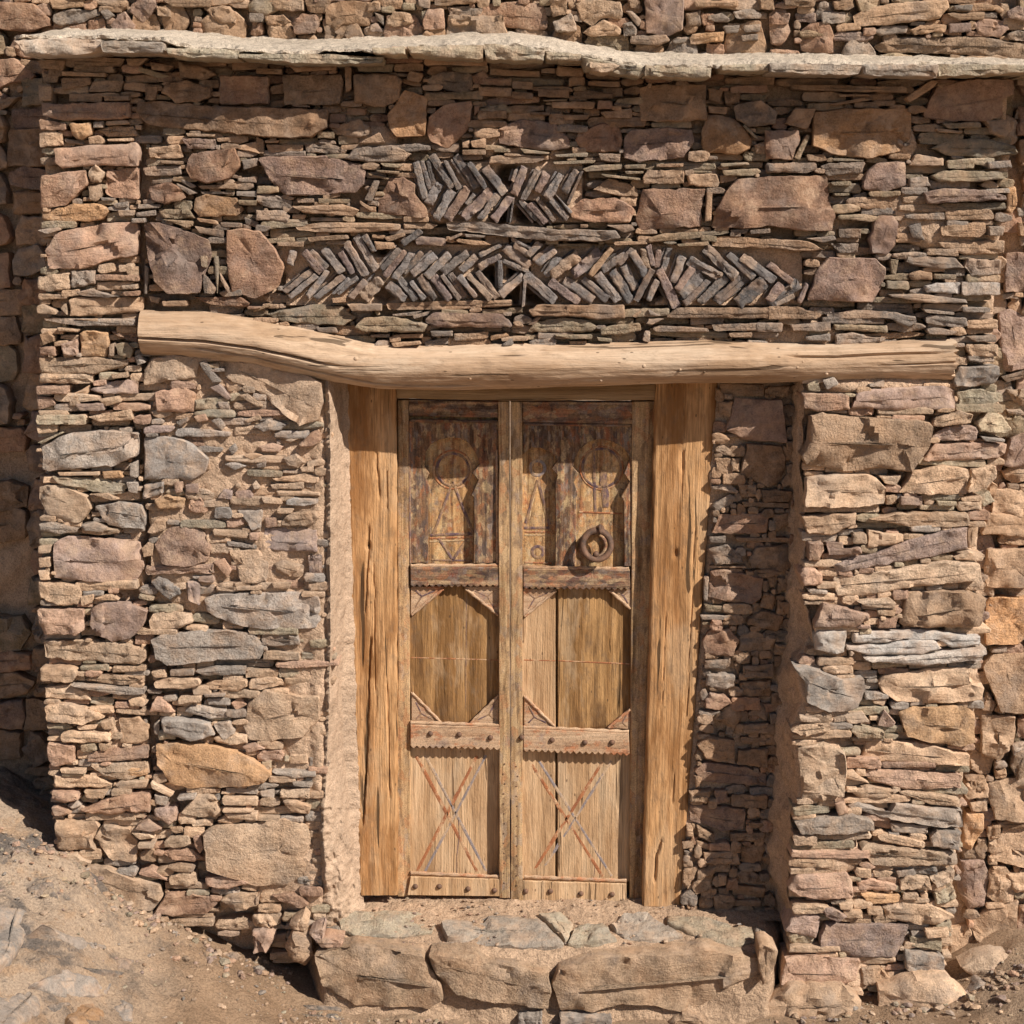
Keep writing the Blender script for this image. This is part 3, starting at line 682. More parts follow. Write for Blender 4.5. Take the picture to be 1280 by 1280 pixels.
FRONT += parse('''p 200 210 250 60 300 5 540 10 590 60 570 160 520 235 200 220; t 0 252 150 252 265 290 240 315 0 315; g 110 342 310 327 315 375 120 375; g -60 332 75 332 70 380 -60 380; g 185 402 310 387 310 425 190 420; g 295 290 440 268 640 280 740 300 740 340 700 360 600 310 300 315
n 330 342 600 347 600 385 340 370; g 340 392 430 382 500 402 600 407 580 430 340 450; g 600 192 760 187 980 215 990 235 800 235 620 205; g 690 30 700 2 940 5 980 60 850 68 720 45; g 985 55 1000 10 1165 20 1168 90 1020 100; b 700 92 760 67 820 82 820 120 720 120
n 825 87 940 92 940 118 830 115; w 780 150 850 132 960 130 955 190 790 180; w 962 130 1150 130 1155 195 965 195; g 770 262 930 280 930 295 790 285; g 790 302 840 292 990 310 1000 350 960 360 790 335; g 790 367 840 357 940 375 920 395 800 390; g 965 252 1105 257 1105 282 970 280
t 985 440 1150 440 1150 500 1010 500; g 935 592 960 552 1150 547 1155 600 1130 640 1000 655 935 650; n 945 680 1060 662 1180 690 1180 730 1080 755 960 745; r 175 690 240 687 410 692 410 770 260 780 180 760
p 430 740 440 692 500 667 860 647 940 672 940 770 700 770 420 765; b 210 800 270 782 420 802 800 822 820 850 800 960 720 1080 560 1060 400 1080 180 1040 160 1000 200 930; t 815 850 830 812 960 772 1020 790 1010 830 870 855
p 820 900 900 852 1040 852 1055 880 1040 920 830 925; n 1045 840 1100 777 1170 792 1220 870 1180 890 1060 880; r 775 1020 830 937 1000 932 1200 942 1190 990 1150 1015 800 1030; t 655 1180 720 1080 880 1042 1000 1062 1002 1100 985 1190 800 1190
t 1007 1062 1130 1042 1140 1100 1100 1160 992 1180; t 550 1097 620 1102 670 1092 640 1150 590 1140; t 190 1110 320 1087 520 1092 590 1160 580 1240 400 1255 180 1250; r 658 1202 770 1197 770 1245 660 1245; t 590 1200 650 1192 645 1240 590 1248; n 840 1222 940 1225 940 1250 850 1248
t 780 1198 835 1195 835 1245 780 1245; n 200 640 250 620 270 680 200 675; g 270 620 330 600 350 640 290 670; g 500 640 580 620 580 655 505 655; g 1060 900 1180 912 1175 930 1080 925; t 990 360 1135 350 1130 385 1000 395; g 990 400 1140 395 1140 430 1040 432; n 610 20 660 10 640 95 620 90
t 960 1210 1070 1195 1070 1225 970 1230; n 1055 1200 1110 1180 1140 1230 1080 1260''', 960, 320)
FRONT += parse('''g 195 60 260 50 395 82 390 100 300 110 200 95; g 410 60 470 47 540 75 520 100 430 90; p 270 150 340 117 640 142 700 150 720 280 680 340 560 355 380 345 270 330 265 240; t 195 167 262 162 258 200 195 205; t 195 227 255 222 255 275 200 275; t 190 292 245 287 250 340 200 340
t 190 352 400 362 410 400 390 465 300 470 195 430; r 190 487 420 482 425 590 380 615 230 610 195 550; p 455 480 520 447 640 452 745 490 720 570 650 640 560 650 480 610 450 560; t 210 652 420 642 640 662 730 692 725 740 700 765 400 750 220 735
t 205 772 360 772 390 800 370 840 340 850 210 840; n 395 772 540 762 545 795 400 795; t 560 772 730 767 730 795 560 805; t 425 827 540 812 720 822 720 855 600 870 425 845; g 360 857 480 862 725 882 725 910 600 910 440 885; t 220 877 350 867 440 900 455 945 350 940 225 930
t 225 965 330 952 500 1000 530 1025 420 1060 240 1040; n 235 1057 330 1052 370 1075 340 1085 240 1080; b 590 1042 690 1032 740 1080 740 1140 690 1165 600 1160; t 310 1102 350 1087 545 1102 560 1140 400 1150 310 1145; r 235 1152 375 1162 375 1260 260 1275 235 1230
n 405 1162 480 1150 490 1190 410 1195; t 495 1148 560 1152 540 1190 500 1190; r 440 1212 500 1192 740 1172 740 1230 600 1245 440 1250; t 640 940 700 922 740 950 720 975 650 975; t 452 1262 740 1250 748 1312 640 1348 520 1328; t 385 1065 490 1062 480 1085 395 1088; b 500 1050 560 1032 575 1080 520 1090
b 735 100 780 32 830 42 830 85 770 110; b 705 180 740 147 770 160 765 220 720 225; g 760 350 790 322 900 380 905 410 850 440 790 400; p 935 342 1000 352 1000 470 935 440; t 740 550 760 512 850 492 950 507 970 550 900 580 750 590
g 1020 432 1072 410 1200 405 1480 400 1600 420 1608 540 1580 580 1320 585 1140 556 1032 500; g 752 640 800 615 1000 590 1160 590 1272 610 1325 680 1300 738 1120 740 840 770 780 730; t 750 802 820 782 840 830 770 830; g 850 787 970 782 975 815 855 820; t 770 852 850 827 1000 827 1010 860 940 880 780 880
g 980 792 1080 772 1230 772 1230 810 1020 815; t 1025 862 1070 842 1230 837 1240 870 1190 895 1040 885; g 815 922 880 912 885 945 815 950; t 895 922 1010 912 1010 945 895 955; g 1020 907 1130 902 1130 920 1025 922; g 1030 937 1150 927 1150 970 1040 970
r 745 1000 780 922 830 942 880 1000; g 920 1000 960 962 1130 992 1140 1030 1050 1035; r 1150 960 1200 922 1235 970 1180 1000; g 810 1032 850 1022 1050 1047 1080 1110 960 1140 820 1095; g 1065 1060 1150 1042 1180 1100 1120 1140; g 765 1060 795 1042 800 1120 770 1110
o 780 1160 880 1150 1100 1172 1250 1220 1360 1300 1320 1352 1160 1372 960 1384 848 1360 784 1260; t 1212 1080 1240 960 1320 888 1480 912 1600 920 1600 1040 1520 1120 1360 1148 1240 1140; r 540 380 600 378 595 405 545 405; t 470 430 560 400 600 440 490 440
t 400 425 470 410 465 455 410 470; g 730 890 810 895 805 912 740 910; r 1210 1170 1280 1150 1330 1180 1240 1200''', 0, 640)
FRONT += parse('''t 0 90 40 32 120 12 260 22 280 60 260 130 100 150 0 170; g 275 52 310 37 390 150 345 155; t 360 52 480 32 640 72 800 102 890 150 900 250 870 340 780 370 700 310 560 190 420 140; p 330 177 380 157 440 230 420 240; r 50 200 200 172 260 210 250 300 60 300
p 0 375 60 362 160 372 140 400 0 410; g 0 430 100 417 220 442 330 530 310 600 240 645 170 630 60 640 0 640; g 330 342 380 322 410 370 390 395; g 555 370 620 332 720 360 680 390 600 400; r 575 470 640 452 700 470 680 500 590 500; r 770 470 830 402 880 382 885 450 820 480
t 705 440 770 412 800 422 740 450; g 400 560 450 542 520 570 450 590; g 420 480 455 452 470 490 445 515; g 560 560 615 542 610 575 570 580; t 495 515 560 502 600 512 540 540; b 695 530 760 502 810 550 770 580 720 570; t 780 577 850 562 850 600 790 600
g 0 662 100 647 100 710 0 730; o 50 740 110 712 210 732 200 780 70 785; r 155 647 195 647 195 700 160 705; p 205 662 270 657 275 705 210 700; r 220 770 240 717 290 732 325 790 300 810 230 800; p 370 730 400 682 445 692 440 735; p 455 697 530 687 550 720 530 740 460 735
t 630 662 800 647 800 685 640 685; t 640 632 800 607 875 627 870 655 660 642; t 660 692 880 697 885 720 670 720; w 710 742 750 727 875 732 870 755 800 770 710 765; g 465 792 590 792 590 880 540 895; b 690 840 730 802 860 787 880 830 840 865 690 865
t 345 882 520 892 525 930 350 915; r 530 902 580 902 575 940 530 935; p 575 990 600 882 870 882 870 1000 760 1000; g 415 942 560 967 565 985 420 970; t 425 987 580 992 625 1060 615 1150 490 1155 460 1090; b 650 1060 700 1037 800 1072 800 1110 750 1130 660 1095
p 820 1012 890 1012 890 1115 830 1115; t 460 1167 590 1167 580 1190 465 1190; r 50 960 120 882 220 852 300 900 340 980 320 1050 200 1080 90 1060; r 350 1050 400 1032 440 1090 420 1130; t 500 340 580 310 590 335 520 355; r 250 320 310 305 325 340 270 350; t 540 660 560 640 585 680 550 690
t 585 720 690 730 695 760 600 755; g 240 1120 335 1125 335 1138 245 1135; t 640 1150 740 1150 730 1180 650 1180; t 665 780 755 780 740 805 670 805; t 470 215 520 205 600 270 570 275; r 605 830 660 825 665 875 615 875; g 370 250 420 250 430 290 380 285; g 160 350 220 320 225 345 180 370''', 180, 440)
FRONT += parse('''t 300 2 430 2 430 25 310 22; o 445 2 740 2 740 40 620 55 500 30; t 265 37 480 42 560 90 500 105 270 100; t 570 87 600 67 740 62 730 100 600 110; r 260 112 390 122 400 150 330 170 265 150; t 420 112 540 112 520 155 430 150
r 400 212 540 152 620 127 750 122 755 220 640 215 560 235 440 220; g 330 190 380 167 410 190 360 210; r 260 192 290 182 360 225 280 235; b 275 262 480 267 500 290 460 370 480 420 300 415 280 400; b 465 350 510 287 650 302 660 340 685 370 680 470 560 470 500 400
r 690 282 740 257 815 300 750 315 680 300; t 655 322 740 322 780 350 700 360; t 690 372 780 367 770 398 695 395; b 695 430 760 402 785 440 770 480 700 470; p 770 202 880 192 890 260 850 280 770 240; t 630 227 730 227 720 253 640 253
b 840 302 900 292 930 325 870 335; t 815 370 850 347 940 337 960 380 900 400 820 400; r 800 430 860 402 960 412 1010 450 970 475 860 465; t 840 490 900 477 980 490 970 515 870 510; t 845 540 900 517 980 522 990 570 940 590 850 575; r 965 345 1000 327 1025 400 1000 430 975 390
t 1016 320 1080 282 1280 275 1420 245 1540 285 1568 400 1552 500 1440 588 1280 592 1120 528 1032 500; r 1030 537 1200 527 1250 570 1130 600 1030 580; t 990 130 1080 142 1110 240 1000 250 900 220; g 885 142 985 125 980 150 895 160; g 1125 102 1290 107 1290 135 1130 130; t 1110 142 1290 142 1290 185 1120 180
t 1115 197 1270 197 1270 212 1120 212; t 1120 222 1290 217 1290 260 1140 250; g 770 132 840 142 830 188 780 180; t 755 65 870 130 850 145 760 100; t 950 262 1060 262 1060 295 960 300; b 425 492 530 492 650 542 800 577 820 640 760 720 620 690 480 640 425 580
r 770 722 830 622 900 612 1050 642 1090 680 1030 730 860 740; t 1100 660 1150 622 1290 622 1290 680 1180 720; r 690 522 760 502 850 560 700 535; t 300 440 380 425 460 470 400 490 380 540 345 520''', 0, 960)
FRONT += parse('''g 10 82 90 67 120 85 100 100 20 100; g 20 117 90 105 90 155 25 140; g 80 12 300 12 300 42 180 50; g 180 62 290 72 280 95 190 85; t 120 112 270 97 270 150 120 145; b 130 160 200 152 280 190 270 230 180 220; r 80 632 200 622 270 680 230 700 110 660
t 0 10 70 -10 60 40 0 50; p 0 165 50 160 45 190 0 195; b 0 640 20 630 15 670 0 675''', 320, 960)
FRONT += parse('''t 165 150 172 32 260 0 350 0 390 120 320 165 170 165; n 120 202 180 182 310 197 310 225 130 240; r 330 172 380 152 400 220 350 235; g 130 267 250 242 420 227 530 267 530 310 400 325 160 320; t 120 327 240 332 245 380 130 380
r 95 600 140 532 390 522 420 560 430 650 280 660 150 640; t 380 22 430 12 510 80 390 55; r 470 22 500 0 980 42 970 110 700 110 520 70; t 410 112 500 87 660 112 600 150 460 150; t 650 122 700 114 960 152 970 200 800 180
g 395 182 450 162 600 220 640 172 970 212 970 290 860 295 600 250; g 610 272 800 292 800 330 620 320; t 540 332 580 322 780 362 780 395 680 385 560 360; g 805 340 840 302 960 312 950 400 810 385; t 455 392 480 372 700 392 940 422 945 480 700 490 520 480
r 450 482 500 467 540 490 500 510; t 520 512 560 492 630 520 600 550 530 545; r 440 562 500 547 640 577 640 610 450 610; t 655 560 700 532 800 542 815 600 660 605; t 805 542 930 502 930 560 840 600; g 640 512 730 502 740 530 650 545; o 455 622 500 617 660 632 650 670 500 680
t 670 617 750 622 750 660 670 655; n 830 622 920 582 940 640 900 670 840 675; p 80 820 140 722 270 742 240 856; p 245 850 280 772 560 782 710 792 690 860 640 950 450 950 250 890; p 270 692 330 702 400 740 350 770 290 750; b 410 742 520 732 520 780 410 780; t 350 672 430 662 420 710 360 705
t 490 692 570 692 570 730 495 725; t 570 692 660 672 820 682 930 740 850 780 760 785 590 750; t 780 802 900 792 900 840 790 845; n 710 847 870 852 870 920 720 890; g 680 902 880 932 870 1010 740 1020 680 1000; r 60 1050 80 942 200 932 460 962 440 1060 380 1080 200 1080 60 1080
t 760 625 800 620 800 670 765 665; b 470 1000 560 990 620 1060 520 1100 470 1080''', 960, 960)
FRONT += parse('''b 172 22 440 2 440 60 320 115 200 110 180 60; r 200 147 270 152 280 190 250 250 200 240; r 150 310 180 272 240 282 270 310 270 360 180 370; g 190 382 300 392 300 415 210 410; p 290 152 370 147 380 182 460 172 465 205 300 215; b 420 102 490 102 490 155 420 155
t 500 92 680 112 680 150 640 160 500 180; t 500 32 640 2 1000 2 1010 65 780 80 660 65; p 320 262 400 232 540 205 700 142 900 87 1000 77 1000 185 800 230 600 265 350 305; t 330 332 440 307 600 290 900 245 1060 257 1070 345 900 360 700 380 500 420 345 425; t 1004 75 1055 65 1040 170 1002 185
t 920 222 1000 192 1085 215 1070 245 940 238; r 225 570 270 452 500 502 500 530 430 570; t 440 442 600 422 640 450 630 480 480 470; t 540 487 640 482 630 520 545 515; r 550 532 650 527 640 580 550 585; p 430 562 510 562 510 580 440 582; b 660 560 700 397 980 392 1090 430 1060 575 800 580 680 575
w 230 622 250 592 395 587 380 700 340 710 230 690; w 420 602 760 587 960 612 1060 622 1060 668 920 685 850 640 720 630 600 655 425 655; w 390 667 600 662 700 634 820 634 870 682 760 710 520 715 390 690; w 470 722 740 714 900 692 1080 672 1085 690 1060 735 860 750 780 765 620 750 480 735
g 125 770 230 782 370 832 480 832 490 890 450 980 390 1000 300 1000 190 950 190 860; t 550 860 580 822 820 782 1010 772 1050 810 1085 880 1070 940 900 960 640 950 570 900; o 650 1000 720 972 980 967 1035 1000 1030 1150 960 1175 800 1150 690 1120; p 545 1070 580 982 640 1050 620 1075
n 390 1082 430 1062 580 1092 580 1130 450 1130; t 370 1012 480 1002 510 1050 400 1060; t 110 1087 160 1057 310 1052 310 1090 170 1120; t 150 1012 260 1032 240 1048 160 1045; t 475 1200 500 1147 760 1152 1010 1217 1010 1275 800 1265 470 1250; t 150 1182 280 1147 380 1200 395 1280 380 1420 170 1400
n 580 1110 660 1115 640 1140 590 1135; t 520 930 600 940 580 975 530 960''', 960, 640)
# stone infill between the right jamb and the right pier ------------------------
INFILL += parse('''r 245 95 280 12 380 2 500 2 490 90 400 95; b 512 60 520 12 590 2 590 60 540 90; g 235 110 310 105 310 138 238 138; b 345 107 610 117 600 135 360 130; g 230 165 320 142 380 190 390 225 260 235; b 410 215 440 152 600 142 610 230 580 275 420 250
t 240 238 400 238 400 248 240 248; r 235 380 240 262 300 252 480 290 470 380 430 410 340 405; b 490 287 535 287 530 340 500 330; b 540 292 610 292 610 340 560 355; b 480 357 535 362 520 435 460 420; b 540 387 600 402 580 450 530 470
n 215 412 345 422 345 450 220 440; g 195 457 340 457 335 480 200 478; b 410 470 470 432 570 460 540 530 400 500; r 205 570 230 527 330 517 370 570 340 640 220 630; b 375 545 430 522 540 560 510 610 360 640; g 215 657 320 652 310 695 215 690; b 345 672 376 662 368 730
b 382 682 520 672 520 735 390 735; g 225 717 350 722 350 770 300 785 220 770; b 370 757 515 747 515 830 375 820; r 215 830 240 802 300 807 340 845 280 880 215 870; b 400 900 470 842 510 900 490 930; b 250 920 340 842 390 900 350 960; g 190 882 290 887 240 910 192 900
b 390 942 500 937 500 985 390 980; b 375 1002 505 1002 505 1035 380 1030; b 180 1032 230 992 350 1012 350 1120 220 1095; b 365 1057 500 1047 495 1135 360 1120; p 170 1150 210 1107 400 1132 495 1167 495 1225 200 1200; n 205 490 310 490 310 502 205 502; g 212 290 235 285 230 395 212 390''', 820, 640, 3.554)
INFILL += parse('''b 395 0 670 5 665 75 395 70; b 690 20 850 10 830 60 780 85 700 60; b 385 110 475 100 460 210 385 180; p 485 85 775 95 800 250 805 360 560 350 430 280; b 560 365 770 375 800 440 800 520 750 620 690 640 600 600 510 560; t 360 400 410 365 480 420 460 450 360 420
g 430 310 540 305 520 332 430 330; t 360 455 460 455 475 530 465 580 380 545; g 335 630 440 595 510 660 500 680 345 650; g 340 750 450 680 490 690 470 740 370 790; b 780 375 830 400 860 480 800 470; b 770 600 840 500 850 600 780 640; b 500 610 620 620 620 690 530 700; b 640 650 840 650 830 720 660 730
b 520 720 820 735 820 765 540 755; d 800 170 860 330 830 290''', 820, 480, 4.923)
INFILL += parse('''t 885 117 1000 102 970 175 890 165; p 1010 110 1080 105 1070 170 1020 175; b 1095 130 1280 125 1270 200 1095 190; p 890 187 1170 202 1165 310 1050 320 890 270; b 1175 240 1290 210 1280 240 1180 262; b 1180 270 1280 275 1270 300 1190 300; t 870 290 900 285 910 345 875 340; b 920 285 1010 330 1020 380 930 345
b 1090 325 1270 320 1260 365 1090 365; t 850 370 910 365 910 400 850 405; g 860 415 900 420 900 450 870 450; b 950 420 1130 410 1140 480 960 480; t 850 570 860 510 930 490 910 560 870 595; b 930 500 1020 490 1000 580 920 560; b 1120 530 1160 500 1270 550 1270 580 1150 575; b 1030 530 1075 530 1070 580 1030 585
b 1030 600 1090 600 1085 640 1035 640; g 835 640 895 605 930 640 920 690 850 685; b 940 610 1025 600 1020 650 950 660; b 1100 590 1270 600 1260 650 1100 640; b 1140 390 1270 380 1250 470 1150 480; b 920 360 1000 385 990 410 925 395; b 1100 660 1250 660 1240 690 1110 690''', 640, 960)
# herringbone slates: ends of the centre line and width
def herr(txt, ox, oy, s):
    r = []
    for item in txt.replace('\n', ';').split(';'):
        w = item.split()
        if len(w) < 5: continue
        x0, y0, x1, y1, t = (float(v) for v in w[:5])
        r.append((ox + x0 / s, oy + y0 / s, ox + x1 / s, oy + y1 / s, t / s, w[5] if len(w) > 5 else 'g'))
    return r
HERR = herr('''180 150 235 350 45; 215 145 265 300 30; 250 145 290 290 35; 275 110 390 290 45; 350 140 430 300 35; 410 115 530 300 50 d; 485 160 580 295 35; 580 180 690 320 58
755 190 735 260 25; 800 180 745 330 48; 880 195 795 360 40; 930 210 880 320 48 p; 1010 215 930 355 45; 1100 190 1035 320 50; 1130 205 1050 385 22
320 270 250 390 58; 390 310 300 470 56; 475 300 360 475 56; 515 330 470 385 25; 610 310 455 475 60; 650 335 550 475 38; 720 350 630 480 50; 740 350 720 495 16
775 370 870 480 32; 830 390 925 500 36; 870 360 975 490 34; 950 360 1050 470 42; 980 335 1065 440 20''', 480, 170, 4.571)
HERR += herr('''100 130 85 190 35; 150 135 235 225 38; 185 130 260 200 30; 245 115 330 220 42; 320 130 380 230 33; 350 95 440 240 45; 395 60 490 215 38; 435 60 480 125 28
600 115 515 215 33; 625 125 535 250 36; 655 140 580 260 32; 705 135 625 235 26; 770 145 660 240 45; 830 140 730 245 40; 920 135 805 225 42; 960 150 890 220 48; 1080 100 980 150 25; 1080 145 975 205 36; 700 30 615 95 28; 1072 170 1075 300 26
1095 110 1215 200 46; 1095 175 1205 225 20; 185 220 60 320 33; 205 245 85 345 33; 260 225 170 345 28; 330 240 205 350 36; 360 255 290 330 26; 405 250 310 330 26; 440 270 375 345 38; 510 262 425 350 70 t
550 285 630 350 42; 600 260 680 355 34; 650 270 720 350 28; 695 250 770 350 38 d; 760 250 840 355 36 p; 795 240 885 350 28; 835 235 910 345 26; 880 245 960 345 32; 925 240 1030 350 26 t; 965 225 1060 350 34; 1180 245 1080 335 42; 1190 265 1183 385 18''', 340, 280, 3.765)
HERR += herr('''65 60 140 95 22; 75 85 130 120 30; 175 75 130 125 32; 225 85 150 150 34; 240 105 165 160 28; 250 130 200 205 36; 330 125 225 205 46 t; 415 110 310 200 46; 460 95 375 210 30 o; 515 120 425 185 34; 545 100 490 165 24; 545 115 600 205 36; 590 100 605 175 34 o; 610 90 630 165 22
650 105 645 175 26; 695 100 670 185 28; 745 130 712 230 34; 785 175 725 260 32 r; 770 145 900 210 44; 835 95 960 210 42; 925 120 1030 215 32; 985 130 1115 225 38; 1090 160 1185 230 30
120 205 235 305 44; 215 230 330 310 34; 275 225 395 300 40; 345 220 445 300 32; 405 205 485 305 36; 465 190 540 310 40; 510 165 560 260 30; 625 180 560 310 28; 645 225 610 305 24; 650 185 725 330 40
820 205 740 285 52 d; 850 225 755 320 28; 920 215 820 315 40; 1000 205 885 315 48; 1075 225 965 320 66; 1140 240 1090 310 40; 1215 240 1095 320 38; 1245 240 1215 315 20; 1190 285 1120 325 20 t''', 620, 280, 3.2)

# ------------------------------------------------------------------ ground
def ground_z(x, y):
    base = interp([(-6, 1.2), (-2.5, 0.66), (-1.9, 0.50), (-1.6, 0.36), (-1.35, 0.13), (-1.1, 0.03), (-0.85, -0.09), (-0.6, -0.19), (0, -0.215), (0.8, -0.215), (1.3, -0.18), (1.6, -0.12), (1.85, -0.01), (2.5, 0.12), (6, 0.4)], x)
    k = sstep(-1.5, 8.0, -y)
    z = lerp(base, -0.25, k) - 0.06 * clamp(-y, 0, 6)
    v = Vector((x, y, 0))
    near = 1 - sstep(3.0, 9.0, math.hypot(x, y))
    z += near * 0.006 * noise.noise(v * 31)
    z += near * (0.030 * fbm(v * 2.3 + Vector((3, 1, 7)), 3) + 0.014 * fbm(v * 9, 4))
    left = sstep(-0.9, -1.5, x) * near
    z += left * 0.05 * (fbm(v * 3.1 + Vector((9, 2, 4)), 4)) + left * 0.05 * abs(noise.noise(v * 5)) + left * 0.035 * abs(noise.noise(v * 13)) + left * 0.012 * fbm(v * 30, 3)
    return z
def axis_coords(lo, hi, step, far):
    a = list(np.arange(lo, hi + step / 2, step))
    d, l, h = step, lo, hi
    left, right = [], []
    while l > -far: d *= 1.35; l -= d; left.append(l)
    d = step
    while h < far: d *= 1.35; h += d; right.append(h)
    return left[::-1] + a + right
def build_ground():
    xs = axis_coords(-2.5, 2.4, 0.024, 90)
    ys = axis_coords(-1.1, 0.5, 0.024, 90)
    V = [(x, y, ground_z(x, y)) for y in ys for x in xs]
    w = len(xs)
    F = [(j * w + i, j * w + i + 1, (j + 1) * w + i + 1, (j + 1) * w + i) for j in range(len(ys) - 1) for i in range(w - 1)]
    return tag(mesh_obj('ground', V, F, 'ground', origin=Vector((0, 0, 0)), sharp=None), kind='structure')
build_ground()

# ------------------------------------------------------------------ a rough mud core behind the stones
def nearest_on(poly, p):
    best = None; bd = 1e9
    for i in range(len(poly)):
        x0, y0 = poly[i]; x1, y1 = poly[(i + 1) % len(poly)]
        dx, dy = x1 - x0, y1 - y0
        t = clamp(((p[0] - x0) * dx + (p[1] - y0) * dy) / (dx * dx + dy * dy + 1e-9), 0, 1)
        q = (x0 + dx * t, y0 + dy * t)
        d = (q[0] - p[0]) ** 2 + (q[1] - p[1]) ** 2
        if d < bd: bd, best = d, q
    return best, bd
def build_core(name, outline, ysurf, recess, plane_b, back, parent, step=4, mat='mud', rough=1.0, layers=9):
    """grid of the outline, pushed back by `recess`, with rough side faces running back to `back`"""
    m = mask_of(outline)
    ys, xs = np.where(m)
    x0, x1, y0, y1 = xs.min() - MG, xs.max() - MG, ys.min() - MG, ys.max() - MG
    nx, ny = int((x1 - x0) / step) + 1, int((y1 - y0) / step) + 1
    cell = np.zeros((ny, nx), bool)
    for j in range(ny):
        for i in range(nx):
            yy, xx = int(y0 + (j + .5) * step) + MG, int(x0 + (i + .5) * step) + MG
            cell[j, i] = 0 <= yy < SZ and 0 <= xx < SZ and m[yy, xx]
    idx = {}; V = []; PX = []; F = []
    def vid(i, j):
        k = (i, j)
        if k not in idx:
            idx[k] = len(V); V.append(None); PX.append((x0 + i * step, y0 + j * step))
        return idx[k]
    for j in range(ny):
        for i in range(nx):
            if cell[j, i]: F.append((vid(i, j), vid(i, j + 1), vid(i + 1, j + 1), vid(i + 1, j)))
    edges = {}
    for f in F:
        for a, b in zip(f, f[1:] + f[:1]): edges[(a, b)] = True
    bnd = [(a, b) for (a, b) in edges if (b, a) not in edges]
    bset = {a for e in bnd for a in e}
    for k in bset:
        q, d = nearest_on(outline, PX[k])
        if d < (2.2 * step) ** 2: PX[k] = q
    for k, (px, py) in enumerate(PX):
        s = ysurf(px, py)
        p = on_y(px, py, s, plane_b)
        r = recess(px, py)
        n1 = fbm(Vector((p.x * 11, p.z * 11, 1.3)), 4)
        n2 = noise.noise(Vector((p.x * 48, p.z * 48, 5.1)))
        n3 = noise.noise(Vector((p.x * 105, p.z * 105, 8.1)))
        dy = r + rough * (0.011 * n1 + 0.0055 * n2 + 0.0025 * n3) + (0.012 if k in bset else 0.0)
        V[k] = Vector((p.x, p.y + dy, p.z))
    # side faces
    prev = {k: k for k in bset}
    base = {k: V[k].copy() for k in bset}
    for L in range(1, layers + 1):
        cur = {}
        t = L / layers
        for k in bset:
            b = base[k]
            yb = lerp(b.y, back(b.x), t)
            v = Vector((b.x * 14, yb * 14, b.z * 14))
            dx = 0.014 * rough * fbm(v, 3) * min(1, t * 4); dz = 0.010 * rough * fbm(v + Vector((7, 3, 9)), 3) * min(1, t * 4)
            cur[k] = len(V); V.append(Vector((b.x + dx, yb, b.z + dz)))
        for a, b in bnd: F.append((b, a, cur[a], cur[b])[::1])
        if L > 1 or True:
            F[-len(bnd):] = [(prev[b], prev[a], cur[a], cur[b]) for a, b in bnd]
        prev = cur
    return mesh_obj(name, V, F, mat, parent, sharp=60)

def ellipses(lst, px, py):
    s = 0.0
    for cx, cy, rx, ry, k in lst:
        d = ((px - cx) / rx) ** 2 + ((py - cy) / ry) ** 2
        if d < 1: s = max(s, k * (1 - d) ** 0.5)
    return s

# ------------------------------------------------------------------ tall house wall behind
BA, BB = 0.28, -0.075
back_plane = Plane('y', BA, BB)
house = tag(empty('house_wall', (0, 0.45, 0.0)), 'tall rubble stone house wall rising behind and beside the projecting doorway', 'wall', kind='thing')
BACK_OUT = [(-150, -150), (1430, -150), (1430, 1260), (900, 1260), (900, 460), (380, 460), (380, 1260), (-150, 1260)]
def back_recess(px, py):
    n = noise.noise(Vector((px * 0.016, py * 0.016, 2.0)))
    return 0.060 - 0.030 * sstep(0.0, 0.4, n) - ellipses([(1230, 1190, 90, 90, 0.035), (170, 40, 90, 30, 0.02), (20, 130, 60, 40, 0.03)], px, py)
build_core('mud_core', BACK_OUT, lambda x, y: BA, back_recess, BB, lambda x: BA + BB * x + 0.4, house, step=7, layers=2)

def is_slate(poly):
    p = np.array(poly)
    w, h = np.ptp(p[:, 0]), np.ptp(p[:, 1])
    return h < 13 and w > 2.4 * h
def area(p): return abs(poly_area(p))

def build_stones(items, parent, plane_of, out_of, seed, limit=300, depth_of=lambda p: 0.09, in_view=lambda p: True, heap_name='small_stones', tone_of=lambda x, y: (1, 1, 1)):
    """items: (code, polygon, traced). The largest `limit` of each kind become parts, the rest one heap."""
    groups = {'stone': [], 'slate': []}
    for i, (code, poly, traced) in enumerate(items):
        groups['slate' if is_slate(poly) else 'stone'].append((area(poly) * (1 if in_view(poly) else 0.01), i))
    single = {}
    for kind, l in groups.items():
        l.sort(reverse=True)
        for a, i in l[:limit]:
            if a > 55: single[i] = kind
    heap = Heap()
    for i, (code, poly, traced) in enumerate(items):
        rng = random.Random(seed * 7919 + i)
        cx, cy = np.array(poly).mean(0)
        pl = plane_of(cx, cy)
        v, f, t = lay(poly, code, pl, out_of(cx, cy, rng, traced, poly), seed * 1000 + i, depth_of(poly), i in single and area(poly) > 130, tone=tone_of(cx, cy))
        if i in single: mesh_obj(single[i], v, f, 'stone', parent, tint=t, sharp=42)
        else: heap.add(v, f, t)
    if heap.v: heap.build(heap_name, parent)

